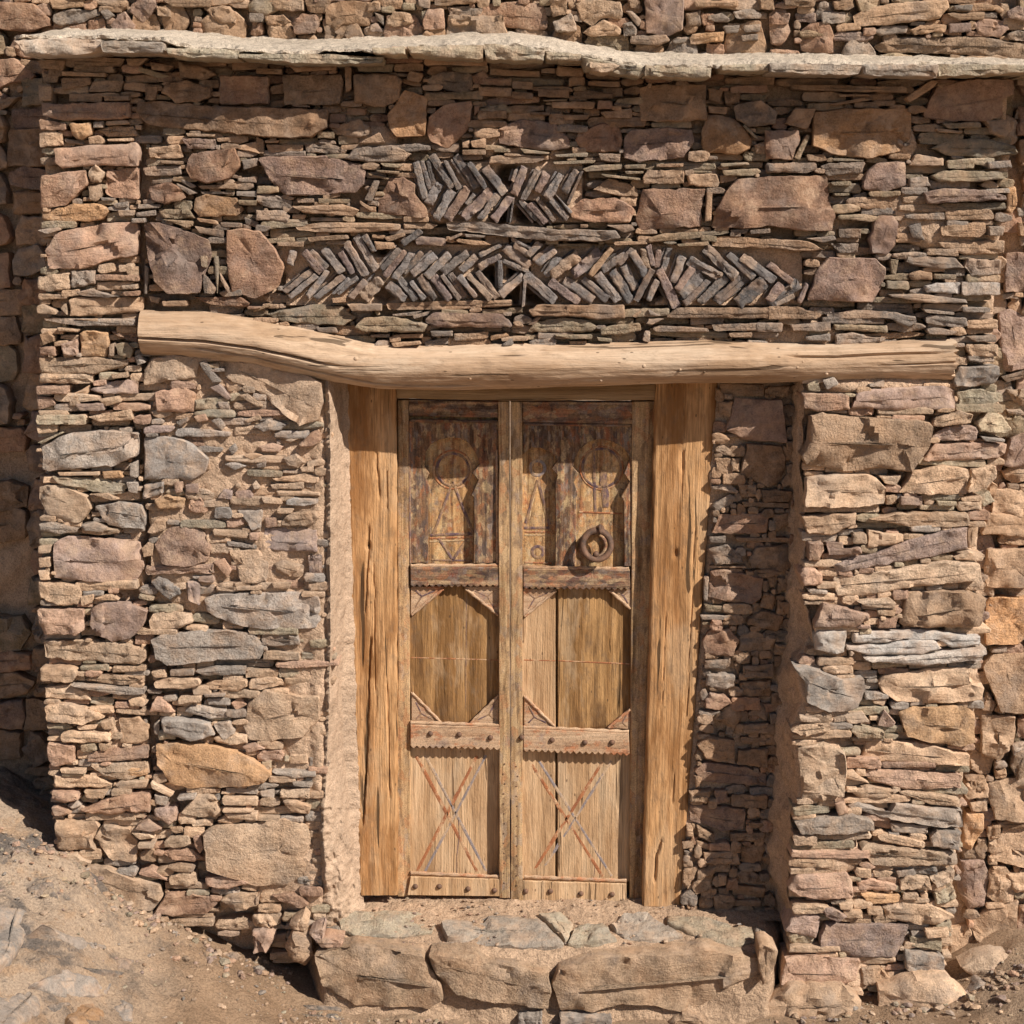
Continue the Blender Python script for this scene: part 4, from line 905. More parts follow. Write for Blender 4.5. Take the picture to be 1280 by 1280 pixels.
def pick(rng, s): return rng.choice(s)
items = [(c, p, True) for c, p in BACK]
free = mask_of([(-120, -120), (1400, -120), (1400, 88), (-120, 78)]) | mask_of([(-120, 60), (66, 60), (66, 1010), (30, 960), (-120, 880)]) | mask_of([(1215, 80), (1400, 80), (1400, 1170), (1205, 1190)])
for c, p in BACK: stamp(free, p, False)
rng = random.Random(5)
big = []
for b in fill_slates(free, rng, [(52, 120, 26, 56, 0.8), (26, 80, 10, 24, 0.6), (12, 34, 6, 14, 0.5)], keep=lambda x, y: rng.random() < 0.93):
    items.append((pick(rng, 'ttbbrrgpn'), slate_poly(b, rng), False))
build_stones(items, house, lambda x, y: back_plane, tone_of=lambda x, y: (0.78, 0.74, 0.70) if y < 90 else (0.74, 0.69, 0.65) if x < 100 else (0.95, 0.90, 0.86), out_of=  # left strip: tint lowered to deepen the doorway's shadow on it
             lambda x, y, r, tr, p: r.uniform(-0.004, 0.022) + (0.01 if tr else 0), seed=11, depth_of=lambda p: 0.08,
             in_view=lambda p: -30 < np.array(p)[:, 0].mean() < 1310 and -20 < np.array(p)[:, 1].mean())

# ------------------------------------------------------------------ projecting doorway wall
front = tag(empty('doorway_wall', (0, 0.05, 0.0)), 'projecting dry stone doorway wall with slate herringbone bands above the carved door', 'wall', kind='thing')
OPEN_L = [(406, 1135), (404, 1000), (408, 840), (408, 640), (410, 520), (408, 474), (398, 462)]
OPEN_R = [(1004, 468), (1004, 500), (1000, 570), (1004, 620), (1003, 650), (1007, 680), (1002, 720), (1010, 760), (1016, 800), (1006, 822), (994, 836), (1004, 880), (990, 912), (996, 960), (998, 1000), (989, 1020), (990, 1060), (984, 1110), (990, 1140)]
SIDE_B = [(468, 992), (560, 986), (640, 984), (700, 982), (760, 979), (800, 976), (830, 968), (900, 965), (960, 962), (1060, 956), (1100, 962), (1150, 972)]
FRONT_OUT = [(50, 66), (300, 66), (700, 76), (1000, 86), (1266, 88), (1264, 160), (1272, 190), (1256, 300), (1250, 400), (1246, 470), (1256, 510), (1250, 590), (1234, 640), (1226, 720), (1232, 760), (1230, 860), (1214, 960), (1204, 1040), (1198, 1110), (1190, 1180), (1180, 1240), (985, 1240)] \
    + OPEN_R[::-1] + OPEN_L[::-1] + [(398, 1200), (300, 1215), (180, 1175), (90, 1120), (66, 1072), (60, 950), (54, 800), (48, 640), (48, 500), (52, 330), (50, 200)]
def front_y(px, py):
    pier = sstep(940, 990, px) * sstep(455, 500, py)
    y = -0.035 * pier
    y -= 0.04 * pier * sstep(790, 850, py) * sstep(1110, 1040, px)
    y -= 0.015 * pier * sstep(600, 760, py)
    y -= 0.02 * sstep(800, 1080, py) * sstep(460, 380, px)
    y += 0.03 * pier * sstep(1170, 1240, px)
    return y
FLUSH = [(402, 790, 20, 350, 0.045), (300, 560, 130, 160, 0.031), (240, 690, 85, 85, 0.030), (355, 700, 70, 130, 0.030), (385, 860, 40, 190, 0.032), (330, 930, 70, 70, 0.02), (110, 350, 60, 25, 0.02), (130, 930, 60, 35, 0.018),
         (345, 1075, 70, 60, 0.03), (395, 1090, 60, 80, 0.034), (1040, 1075, 45, 25, 0.04), (1020, 970, 40, 60, 0.03), (1020, 880, 50, 50, 0.03), (1090, 730, 60, 60, 0.02), (1130, 1090, 70, 40, 0.02), (1040, 1240, 100, 50, 0.03),
         (1145, 265, 40, 40, 0.03), (1185, 290, 60, 25, 0.025), (470, 175, 30, 22, 0.025), (610, 160, 22, 40, 0.025), (500, 240, 25, 40, 0.02), (375, 320, 40, 30, 0.018), (1000, 420, 60, 20, 0.02), (1110, 480, 100, 14, 0.03),
         (290, 165, 60, 12, 0.02), (460, 178, 40, 12, 0.025), (1130, 180, 20, 30, 0.025), (200, 420, 30, 20, 0.01), (190, 1085, 50, 25, -0.03), (310, 1120, 40, 20, -0.05)]
HOLES = [(636, 218, 17, 15, 0.16), (660, 266, 19, 15, 0.16), (625, 270, 14, 11, 0.14), (612, 346, 17, 14, 0.16), (648, 342, 16, 13, 0.16), (640, 368, 16, 14, 0.16), (672, 370, 20, 14, 0.16), (480, 368, 16, 12, 0.12), (478, 310, 16, 12, 0.12), (822, 362, 16, 14, 0.15), (808, 372, 12, 14, 0.13)]
def front_recess(px, py):
    n = noise.noise(Vector((px * 0.013, py * 0.013, 9.0)))
    r = 0.080 - 0.030 * sstep(-0.05, 0.35, n)
    fl = ellipses(FLUSH, px, py)
    r = lerp(r, 0.046 - fl * 1.2, sstep(0.0, 0.012, fl)) if fl > 0 else r
    jx = abs(px - interp([(150, 176), (400, 176), (700, 181), (1000, 190)], py) - 3 * noise.noise(Vector((py * .03, 0, 4))))
    if 150 < py < 1010: r = max(r, 0.075 * (1 - sstep(2, 7, jx)))
    if (352 < px < 1006 and 303 < py < 386) or (520 < px < 732 and 200 < py < 282): r = min(r, 0.034)
    r = max(r, ellipses(HOLES, px, py))
    if py < 92: r += 0.01
    return r
core = build_core('mud_core', FRONT_OUT, front_y, front_recess, 0.0, lambda x: BA + BB * x + 0.06, front, step=4)

LOG_TOP = [(178, 388), (260, 390), (320, 399), (400, 415), (470, 431), (560, 433), (640, 430), (720, 431), (800, 429), (880, 425), (960, 429), (1040, 431), (1100, 428), (1192, 424)]
LOG_BOT = [(178, 442), (260, 448), (320, 455), (400, 474), (470, 484), (560, 487), (640, 485), (720, 482), (800, 480), (880, 478), (960, 477), (1040, 476), (1100, 473), (1192, 473)]
log_poly = [(x, y) for x, y in LOG_TOP] + [(x, y) for x, y in LOG_BOT[::-1]]

free = mask_of(FRONT_OUT)
for c, p in FRONT: stamp(free, p, False)
log_keep = [(x, y + 2) for x, y in LOG_TOP] + [(x, y - 4) for x, y in LOG_BOT[::-1]]
stamp(free, log_keep, False)
stamp(free, [(395, 440), (1003, 470), (1003, 484), (395, 484)], False)
herr_polys = []
for (x0, y0, x1, y1, w, c) in HERR:
    d = math.hypot(x1 - x0, y1 - y0)
    ux, uy = (x1 - x0) / d, (y1 - y0) / d
    w *= 1.0; x0 -= ux * 0.8; y0 -= uy * 0.8; x1 += ux * 0.8; y1 += uy * 0.8
    nx, ny = -uy * w / 2, ux * w / 2
    hr = random.Random(int(x0 * 31 + y0)); e = lambda: hr.uniform(-1.8, 1.8); a_, b_ = hr.uniform(0.75, 1.0), hr.uniform(0.75, 1.0)
    herr_polys.append((c, [(x0 + nx * a_ + ux * e(), y0 + ny * a_ + uy * e()), (x0 - nx + ux * e(), y0 - ny + uy * e()), (x1 - nx * b_ + ux * e(), y1 - ny * b_ + uy * e()), (x1 + nx + ux * e(), y1 + ny + uy * e())]))
for c, p in herr_polys: stamp(free, p, False)
stamp(free, [(517, 200), (730, 200), (735, 282), (535, 282)], False)
stamp(free, [(172, 150), (180, 150), (180, 430), (183, 700), (192, 1000), (186, 1000), (178, 700), (173, 430)], False)
stamp(free, [(352, 305), (1006, 305), (1006, 385), (352, 385)], False)
stamp(free, [(0, 1105), (60, 1060), (120, 1130), (240, 1160), (340, 1180), (340, 1300), (0, 1300)], False)
rng = random.Random(9)
items = [(c, p, True) for c, p in FRONT]
def keep_front(x, y):
    if 1 <= abs(x - interp([(150, 176), (1000, 190)], y)) < 3 and 150 < y < 1000: return False
    f = ellipses(FLUSH, x, y)
    return rng.random() > (0.32 if f > 0.02 else 0.4 if f > 0.012 else 0.06)
for b in fill_slates(free, rng, [(34, 110, 8, 15, 0.72), (20, 60, 6, 11, 0.6), (9, 24, 5, 8, 0.55)], keep=keep_front):
    cx, cy = (b[0] + b[2]) / 2, (b[1] + b[3]) / 2
    if b[2] - b[0] < 20 and (cx > 1205 or 960 < cx < 1025): continue
    if b[2] - b[0] < 14 and rng.random() < 0.4: continue
    pal = 'ttrgnt' if cx < 180 else 'tgttnr' if cy > 470 else 'ngtntg'
    if cy < 160: pal = 'bbtnr'
    items.append((pick(rng, pal), slate_poly(b, rng), False))
def front_plane(x, y): return Plane('y', front_y(x, y))
def front_out(x, y, r, traced, poly):
    a = area(poly)
    o = r.triangular(-0.012, 0.030, 0.006) if traced else r.uniform(-0.036, 0.008)
    if ellipses(FLUSH, x, y) > 0.012: o = 0.5 * o + 0.008
    if y < 100: o -= 0.005
    return o
def front_depth(p):
    q = np.array(p)
    x = q[:, 0]
    if x.min() < 62 or x.max() > 1225: return 0.24
    if 940 < x.min() < 1012 and q[:, 1].mean() > 480: return 0.15
    if q[:, 1].mean() > 470 and x.max() > 398 and x.min() < 410: return 0.12
    return 0.075
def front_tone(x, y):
    """the band above the lintel is darker, redder slate, tinted darker still to deepen the shade there"""
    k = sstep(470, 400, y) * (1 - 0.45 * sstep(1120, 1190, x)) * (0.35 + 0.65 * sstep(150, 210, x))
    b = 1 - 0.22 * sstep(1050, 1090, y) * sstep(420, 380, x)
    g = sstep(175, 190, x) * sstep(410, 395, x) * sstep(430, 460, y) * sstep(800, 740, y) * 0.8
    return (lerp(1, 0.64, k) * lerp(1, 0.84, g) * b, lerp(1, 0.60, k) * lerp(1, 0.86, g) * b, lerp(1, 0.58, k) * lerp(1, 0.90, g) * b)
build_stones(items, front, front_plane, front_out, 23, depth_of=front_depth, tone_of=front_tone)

# slates of the herringbone bands: the face slates and the thin slivers packed between them
slivers = []
for i, (x0, y0, x1, y1, w, c) in enumerate(HERR):
    d = math.hypot(x1 - x0, y1 - y0)
    ux, uy = (x1 - x0) / d, (y1 - y0) / d
    q = w / 2 + 1.6; t = 1.5
    cx, cy = -uy * q, ux * q
    slivers.append(('d', [(x0 + cx - uy * t, y0 + cy + ux * t), (x0 + cx + uy * t, y0 + cy - ux * t), (x1 + cx + uy * t, y1 + cy - ux * t), (x1 + cx - uy * t, y1 + cy + ux * t)]))
for i, (c, p) in enumerate(herr_polys + slivers):
    rng = random.Random(400 + i)
    thin = i >= len(herr_polys)
    v, f, t = lay(p, rng.choice('gd') if thin else c if c != 'g' else rng.choice('gggdp'), front_plane(600, 300), rng.uniform(-0.03, -0.012) if thin else rng.uniform(-0.006, 0.014), 9000 + i, 0.09, not thin, gap=0.0003, rough=1.6)
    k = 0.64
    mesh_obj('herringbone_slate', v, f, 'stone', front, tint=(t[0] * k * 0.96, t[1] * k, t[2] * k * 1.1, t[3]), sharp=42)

# ------------------------------------------------------------------ stone infill to the right of the door
IY = 0.13
infill = tag(empty('infill_wall', (0.8, 0.3, 0.0)), 'narrow recessed rubble infill between the right door jamb and the right pier', 'wall', kind='thing')
INF_OUT = [(880, 470), (1015, 470), (1005, 640), (1000, 800), (990, 950), (990, 1150), (838, 1150), (862, 950), (884, 700)]
build_core('mud_core', INF_OUT, lambda x, y: IY, lambda x, y: 0.028, 0.0, lambda x: 0.45, infill, step=5, layers=3)
items = [(c, p, True) for c, p in INFILL]
free = mask_of([(893, 482), (1006, 482), (1000, 640), (990, 800), (978, 950), (978, 1140), (852, 1140), (868, 950), (890, 700)])
for c, p in INFILL: stamp(free, p, False)
rng = random.Random(31)
for b in fill_slates(free, rng, [(16, 44, 10, 20, 0.66), (9, 24, 6, 10, 0.7)], keep=lambda x, y: rng.random() < 0.85):
    items.append((pick(rng, 'bbtgr'), slate_poly(b, rng), False))
build_stones(items, infill, lambda x, y: Plane('y', IY), lambda x, y, r, tr, p: r.uniform(-0.006, 0.014), 37, tone_of=lambda x, y: (0.74, 0.70, 0.67))  # shade painted into the tint, deepening the pier's shadow on these stones

# ------------------------------------------------------------------ mud plaster on the left reveal
def build_plaster():
    L = [(452, 402), (474, 410), (520, 412), (640, 412), (800, 412), (900, 410), (960, 407), (1040, 402), (1100, 406), (1195, 410)]
    Rr = [(452, 426), (474, 428), (640, 436), (800, 434), (850, 429), (930, 430), (1000, 440), (1040, 445), (1120, 449), (1195, 462)]
    V = []; F = []
    n = 26
    ys = list(range(452, 1196, 2))
    for py in ys:
        lx, rx = interp(L, py), interp(Rr, py)
        bulge = sstep(960, 1040, py)
        foot = sstep(1080, 1180, py)
        for i in range(n + 1):
            t = i / n
            wob = 1.6 * noise.noise(Vector((py * 0.05, t * 3, 2)))
            if i == n: wob += 4 + 4 * noise.noise(Vector((py * 0.03, 3, 2))) + 3 * noise.noise(Vector((py * 0.11, 5, 2)))
            if i == 0: wob -= 8
            yy = lerp(-0.018 - 0.03 * bulge + 0.085 * foot, 0.15 - 0.03 * foot, t ** (1.15 + 0.5 * bulge))
            if i == 0: yy = 0.03
            px = lerp(lx, rx, t) + wob
            if i >= n - 1: px = max(px, lerp(431, 449, (py - 470) / 649) + (5 if i == n else 1)); yy = max(yy, 0.158 if i == n else 0.145) if py < 1130 else yy
            p = on_y(px, py, yy)
            p.y += 0.010 * fbm(Vector((p.x * 16, p.y * 16, p.z * 16)), 4) + 0.003 * noise.noise(p * 70) * (1 + 2 * bulge) + 0.014 * bulge * fbm(p * 22, 4)
            cr = min([abs(py - yc - 6 * noise.noise(Vector((t * 4, yc, 1)))) for yc in (628, 672, 745, 806, 893, 955, 1012)])
            p.y += 0.007 * max(0, 1 - cr / 3.0)
            V.append(p)
    w = n + 1
    for j in range(len(ys) - 1):
        for i in range(n): F.append((j * w + i, (j + 1) * w + i, (j + 1) * w + i + 1, j * w + i + 1))
    return mesh_obj('plaster_reveal', V, F, 'plaster', front, sharp=None)
build_plaster()
def build_pier_side():
    fr = [(y, x) for x, y in OPEN_R]
    ys = list(range(466, 1148, 5)); n = 12
    V = []; F = []
    for py in ys:
        fx, bx = interp(fr, py), interp(SIDE_B, py)
        yf = front_y(fx + 8, py) + 0.022
        for i in range(n + 1):
            t = i / n
            px = lerp(fx + 3, bx, t)
            p = on_y(px, py, lerp(yf, 0.16, t ** 0.9))
            if i == 0: p.y += 0.03
            k = fbm(Vector((p.x * 13, p.y * 13, p.z * 13)), 4)
            p.x += 0.014 * k + 0.004 * noise.noise(p * 55)
            p.y += 0.008 * k
            V.append(p)
    w = n + 1
    for j in range(len(ys) - 1):
        for i in range(n): F.append((j * w + i, j * w + i + 1, (j + 1) * w + i + 1, (j + 1) * w + i))
    return mesh_obj('mud_side', V, F, 'mud', front, sharp=None)
build_pier_side()

# ------------------------------------------------------------------ slate coping with its mud cap
CF = [(-20, 44), (14, 46), (80, 41), (130, 43), (200, 48), (250, 57), (300, 61), (350, 62), (420, 60), (470, 60), (520, 57), (600, 54), (650, 54), (690, 60), (730, 68), (760, 72), (800, 78), (860, 80), (930, 81), (1000, 78), (1060, 80), (1110, 80), (1170, 79), (1280, 80), (1430, 84)]   # lip, front top
CBK = [(-20, 39), (40, 37), (120, 36), (190, 38), (250, 44), (320, 49), (400, 48), (520, 44), (580, 40), (640, 40), (700, 47), (740, 55), (800, 64), (900, 67), (960, 65), (1040, 67), (1090, 69), (1280, 72), (1430, 77)]
CBOT = [(-20, 60), (14, 56), (28, 68), (150, 68), (205, 66), (300, 74), (375, 80), (460, 78), (600, 74), (690, 76), (735, 84), (800, 90), (890, 92), (960, 90), (1040, 93), (1170, 96), (1280, 92), (1430, 96)]
def build_cap():
    V = []; F = []
    xs = np.arange(14, 1420, 4.0)
    prof = [(0.0, 0), (0.15, 0), (0.3, 0), (0.45, 0), (0.6, 0), (0.75, 0), (0.9, 0), (1.0, 0), (1.0, 0.3), (1.0, 0.65), (0.97, 1.0), (0.5, 1.0), (0.1, 1.0)]
    w = len(prof)
    for px in xs:
        f = on_y(px, interp(CF, px), -0.172)
        yb = BA + BB * f.x - 0.0
        b = on_y(px, interp(CBK, px), yb + 0.02)
        tapered = sstep(14, 40, px)
        for k, (t, d) in enumerate(prof):
            p = b.lerp(f, t)
            p.x = f.x
            p.z -= d * (0.013 + 0.009 * noise.noise(Vector((f.x * 5, 3, 1))))
            q = Vector((p.x, p.y, p.z))
            am = 1.0 if t > 0.8 else 0.6
            p.z += am * (0.008 * fbm(q * 9, 4) + 0.006 * noise.noise(q * 42) + 0.003 * noise.noise(q * 100))
            p.y += am * (0.030 * fbm(q * 9 + Vector((4, 4, 4)), 4) + 0.008 * noise.noise(q * 60) + 0.045 * (t > 0.8))
            if t < 0.3: p.z += 0.015 * max(0, fbm(q * 12 + Vector((1, 7, 2)), 3)) * (1 - t / 0.3)
            V.append(p)
    for i in range(len(xs) - 1):
        for k in range(w - 1): F.append((i * w + k, i * w + k + 1, (i + 1) * w + k + 1, (i + 1) * w + k))
    F.append(tuple(range(w - 1, -1, -1))[::-1])
    return mesh_obj('coping', V, F, 'cap', front, sharp=50)
coping = build_cap()
EDGE = '''g 14 50 30 70 110 68 128 58 125 47 60 46; g 126 50 128 66 205 68 207 52; n 206 60 210 70 255 75 296 74 298 62 250 60; n 297 66 300 74 330 75 372 80 478 79 480 70 400 66
n 464 60 466 68 508 70 508 58; n 508 58 512 70 560 73 604 74 606 56 560 56; n 604 54 606 74 640 77 680 76 682 62 640 56; n 680 62 682 76 728 76 728 66; n 726 70 732 86 800 97 809 92 808 82 770 76
n 806 80 806 95 850 98 889 98 890 84; n 900 80 902 89 962 90 962 78; g 960 78 962 92 1010 94 1074 94 1080 80; g 1078 79 1080 94 1172 97 1174 80; n 1172 79 1174 96 1290 92 1290 80; n 1288 80 1290 94 1420 96 1420 82
b 735 76 740 90 760 93 780 80; r 488 57 488 62 508 62 508 57'''
for i, (c, p) in enumerate(parse(EDGE, 0, 0, 1.0)):
    rng = random.Random(700 + i)
    v, f, t = lay(p, c, Plane('y', -0.165), rng.uniform(-0.02, 0.022), 7100 + i, 0.30, True, gap=0.0022, rough=1.4)
    mesh_obj('coping_slate', v, f, 'stone', coping, tint=tuple(lerp(a, b, 0.25) for a, b in zip(t[:3], (0.46, 0.38, 0.29))) + (t[3],), sharp=42)

# ------------------------------------------------------------------ lintel log
def build_log():
    V = []; F = []
    xs = list(np.arange(178, 1194, 4.0))
    n = 160
    YC = 0.015
    for i, px in enumerate(xs):
        t = on_y(px, interp(LOG_TOP, px), YC); b = on_y(px, interp(LOG_BOT, px), YC)
        c = (t + b) / 2; r = (t.z - b.z) / 2 * 1.04
        fray = sstep(1150, 1194, px)
        for k in range(n):
            a = 2 * math.pi * k / n                      # 0 = towards the camera
            v = Vector((c.x * 3.0, math.cos(a) * 1.3, math.sin(a) * 1.3))
            rr = r * (1 + 0.05 * fbm(v, 3)) + 0.0012 * noise.noise(Vector((c.x * 5, math.cos(a) * 7, math.sin(a) * 7))) + 0.0015 * noise.noise(Vector((c.x * 22, math.cos(a) * 3, math.sin(a) * 3)))
            # long drying cracks
            for a0, x0, x1, dep, wd in ((-0.22, 172, 440, 0.030, 0.085), (-0.62, 240, 620, 0.020, 0.075), (0.45, 980, 1200, 0.022, 0.075), (-0.15, 1090, 1200, 0.010, 0.05), (0.95, 620, 800, 0.007, 0.045)):
                aa = a0 + 0.10 * noise.noise(Vector((px * 0.012, a0 * 9, 0))) - (0.35 * sstep(300, 560, px) if a0 == -0.62 else 0)
                d = abs((a - aa + math.pi) % (2 * math.pi) - math.pi)
                env = sstep(x0 - 10, x0 + 25, px) * sstep(x1, x1 - 60, px)
                rr -= dep * env * max(0.0, 1 - d / wd)
            rr -= fray * 0.012 * max(0, noise.noise(Vector((1.2, math.cos(a) * 6, math.sin(a) * 6))))
            wob = 0.006 * noise.noise(Vector((c.x * 4.2, 2.2, 8)))
            sq = 1.0 - 0.06 * abs(math.sin(2 * a))
            V.append(Vector((c.x + (fray * 0.02 * noise.noise(Vector((5, math.cos(a) * 7, math.sin(a) * 7)))), c.y - math.cos(a) * rr * sq * 0.98 + wob, c.z + math.sin(a) * rr * sq)))
    for i in range(len(xs) - 1):
        for k in range(n):
            k2 = (k + 1) % n
            F.append((i * n + k, i * n + k2, (i + 1) * n + k2, (i + 1) * n + k))
    for end, flip in ((0, False), (len(xs) - 1, True)):
        ring = [end * n + k for k in range(n)]
        c = sum((V[j] for j in ring), Vector()) / n
        V.append(c); ci = len(V) - 1
        for k in range(n):
            F.append((ci, ring[(k + 1) % n], ring[k]) if not flip else (ci, ring[k], ring[(k + 1) % n]))
    o = mesh_obj('lintel_log', V, F, 'log', sharp=50)
    tag(o, 'crooked bare tree trunk lintel lying across the wall above the door', 'lintel')
    # knots and branch stubs
    for (px, py, s) in ((447, 446, 5), (458, 465, 3), (556, 450, 5), (588, 471, 4), (661, 451, 4), (700, 463, 5), (750, 474, 4), (803, 455, 5), (848, 460, 3), (878, 463, 3), (882, 453, 4), (955, 460, 4), (993, 457, 4), (1000, 450, 3), (1030, 466, 4)):
        ct = on_y(px, py, YC); top = on_y(px, interp(LOG_TOP, px), YC); bot = on_y(px, interp(LOG_BOT, px), YC)
        c = (top + bot) / 2; r = (top.z - bot.z) / 2
        s_ = clamp((ct.z - c.z) / r, -0.9, 0.9)
        p = Vector((ct.x, YC - r * math.sqrt(1 - s_ * s_) * 0.97, ct.z))
        d = Vector((0, -math.sqrt(1 - s_ * s_), s_))
        dome(p, d, s / 360.0 * 0.55, s / 360.0 * 0.35, 'knot', 'log', o, 9)
    return o
def dome(p, d, r, h, name, mat, parent, n=12, mesh=None):
    d = d.normalized()
    e1 = d.cross(Vector((0.3, 0.2, 1))).normalized(); e2 = d.cross(e1)
    V = []; F = []
    rings = [(1.0, -0.25), (1.0, 0.1), (0.82, 0.62), (0.45, 0.92)]
    for s, t in rings:
        for k in range(n):
            a = 2 * math.pi * k / n
            V.append(p + (e1 * math.cos(a) + e2 * math.sin(a)) * r * s + d * h * t)
    V.append(p + d * h)
    for j in range(len(rings) - 1):
        for k in range(n): F.append((j * n + k, (j + 1) * n + k, (j + 1) * n + (k + 1) % n, j * n + (k + 1) % n)[::-1])
    b = (len(rings) - 1) * n
    for k in range(n): F.append((b + k, b + (k + 1) % n, len(V) - 1))
    o = mesh_obj(name, V, F, mat, parent, origin=p, sharp=None)
    bm = bmesh.new(); bm.from_mesh(o.data); bmesh.ops.recalc_face_normals(bm, faces=bm.faces); bm.to_mesh(o.data); bm.free()
    return o
build_log()

# ------------------------------------------------------------------ boards
def board(name, poly_px, y_front, thick, mat, parent, bevel=0.0025, warp=0.0015, step=14, sharp=30):
    """a plank: outline in survey pixels on the plane y = y_front, running back by `thick`"""
    P = [on_y(px, py, y_front) for px, py in poly_px]
    q = [(p.x, p.z) for p in P]
    if poly_area(q) < 0: q = q[::-1]
    out = []
    st = step / 360.0
    for i in range(len(q)):
        x0, z0 = q[i]; x1, z1 = q[(i + 1) % len(q)]
        k = max(1, int(math.hypot(x1 - x0, z1 - z0) / st))
        for j in range(k): out.append((lerp(x0, x1, j / k), lerp(z0, z1, j / k)))
    n = len(out)
    A = np.array(out)
    t = np.roll(A, -1, 0) - A; t /= (np.hypot(t[:, 0], t[:, 1])[:, None] + 1e-9)
    tp = np.roll(t, 1, 0)
    nr = np.stack([t[:, 1] + tp[:, 1], -(t[:, 0] + tp[:, 0])], 1)
    ln = np.hypot(nr[:, 0], nr[:, 1])[:, None] + 1e-9
    nr = nr / ln
    sd = Vector((y_front * 40, len(out), 3))
    wob = np.array([warp * noise.noise(Vector((x * 11, z * 5, 1)) + sd) + 0.5 * warp * noise.noise(Vector((x * 60, z * 28, 4)) + sd) for x, z in out])
    A = A + nr * wob[:, None]
    B = A - nr * bevel
    yo = [y_front + warp * 1.2 * noise.noise(Vector((x * 6, z * 4, 9)) + sd) for x, z in A]
    V = [Vector((x, y_front + thick, z)) for x, z in A] + [Vector((x, yo[i] + bevel, z)) for i, (x, z) in enumerate(A)] + [Vector((x, yo[i], z)) for i, (x, z) in enumerate(B)]
    F = []
    for r in (0, 1):
        for i in range(n):
            j = (i + 1) % n
            F.append((r * n + i, r * n + j, (r + 1) * n + j, (r + 1) * n + i))
    for tri in geometry.tessellate_polygon([[Vector((x, z, 0)) for x, z in B]]):
        a, b, c = tri
        ar = (B[b][0] - B[a][0]) * (B[c][1] - B[a][1]) - (B[c][0] - B[a][0]) * (B[b][1] - B[a][1])
        F.append(tuple(2 * n + k for k in ((a, b, c) if ar > 0 else (a, c, b))))
    return mesh_obj(name, V, F, mat, parent, sharp=sharp)
def quad(x0, y0, x1, y1): return [(x0, y0), (x1, y0), (x1, y1), (x0, y1)]
def toothed(p0, p1, period, amp, up):
    """points along an edge cut into small teeth"""
    d = math.hypot(p1[0] - p0[0], p1[1] - p0[1])
    k = max(2, int(d / period))
    r = []
    for i in range(k):
        for f, a in ((0.0, 0.0), (0.28, 0.7), (0.5, 1.0), (0.72, 0.7)):
            t = (i + f) / k
            r.append((lerp(p0[0], p1[0], t), lerp(p0[1], p1[1], t) + up * amp * a))
    r.append(p1)
    return r
def rope(name, p0, p1, y, r_px, mat, parent, period=9.0):
    """a carved twisted moulding"""
    a = on_y(*p0, y); b = on_y(*p1, y)
    L = (b - a).length
    ax = (b - a).normalized(); e1 = Vector((0, -1, 0)); e2 = ax.cross(e1)
    n = 10; steps = max(8, int(L / 0.004))
    r = r_px / 360.0; tw = 2 * math.pi / (period / 360.0)
    V = []; F = []
    for i in range(steps + 1):
        s = L * i / steps
        wear = 0.75 + 0.4 * noise.noise(Vector((s * 20 + a.x * 30, a.z * 9, 1)))
        for k in range(n):
            t = 2 * math.pi * k / n
            rr = r * (1 + 0.26 * wear * math.sin(2 * t + tw * s * 0.5) )
            V.append(a + ax * s + (e1 * math.cos(t) * 0.8 + e2 * math.sin(t)) * rr)
    for i in range(steps):
        for k in range(n):
            F.append((i * n + k, (i + 1) * n + k, (i + 1) * n + (k + 1) % n, i * n + (k + 1) % n))
    F.append(tuple(range(n))); F.append(tuple(steps * n + k for k in range(n - 1, -1, -1)))
    o = mesh_obj(name, V, F, mat, parent, sharp=None)
    bm = bmesh.new(); bm.from_mesh(o.data); bmesh.ops.recalc_face_normals(bm, faces=bm.faces); bm.to_mesh(o.data); bm.free()
    return o
def stripe(name, pts, w_px, y, mat, parent, closed=False, h=0.0004):
    """a narrow raised line following px points"""
    P = [on_y(px, py, y) for px, py in pts]
    w = w_px / 360.0 / 2
    V = []; F = []
    m = len(P)
    for i in range(m):
        a = P[i - 1] if (i > 0 or closed) else P[i]
        b = P[(i + 1) % m] if (i < m - 1 or closed) else P[i]
        t = (b - a).normalized(); nrm = Vector((-t.z, 0, t.x))
        for sgn, yy in ((-1, h), (-0.7, -h), (0.7, -h), (1, h)):
            k = 1 + 0.25 * noise.noise(P[i] * 40)
            V.append(P[i] + nrm * (w * sgn * k) + Vector((0, yy, 0)))
    rng_ = range(m if closed else m - 1)
    for i in rng_:
        j = (i + 1) % m
        for k in range(3): F.append((i * 4 + k, i * 4 + k + 1, j * 4 + k + 1, j * 4 + k))
    o = mesh_obj(name, V, F, mat, parent, sharp=None)
    bm = bmesh.new(); bm.from_mesh(o.data); bmesh.ops.recalc_face_normals(bm, faces=bm.faces)
    if sum(f.normal.y * f.calc_area() for f in bm.faces) > 0: bmesh.ops.reverse_faces(bm, faces=bm.faces)
    bm.to_mesh(o.data); bm.free()
    return o
def seg(p0, p1, n=8): return [(lerp(p0[0], p1[0], i / n), lerp(p0[1], p1[1], i / n)) for i in range(n + 1)]

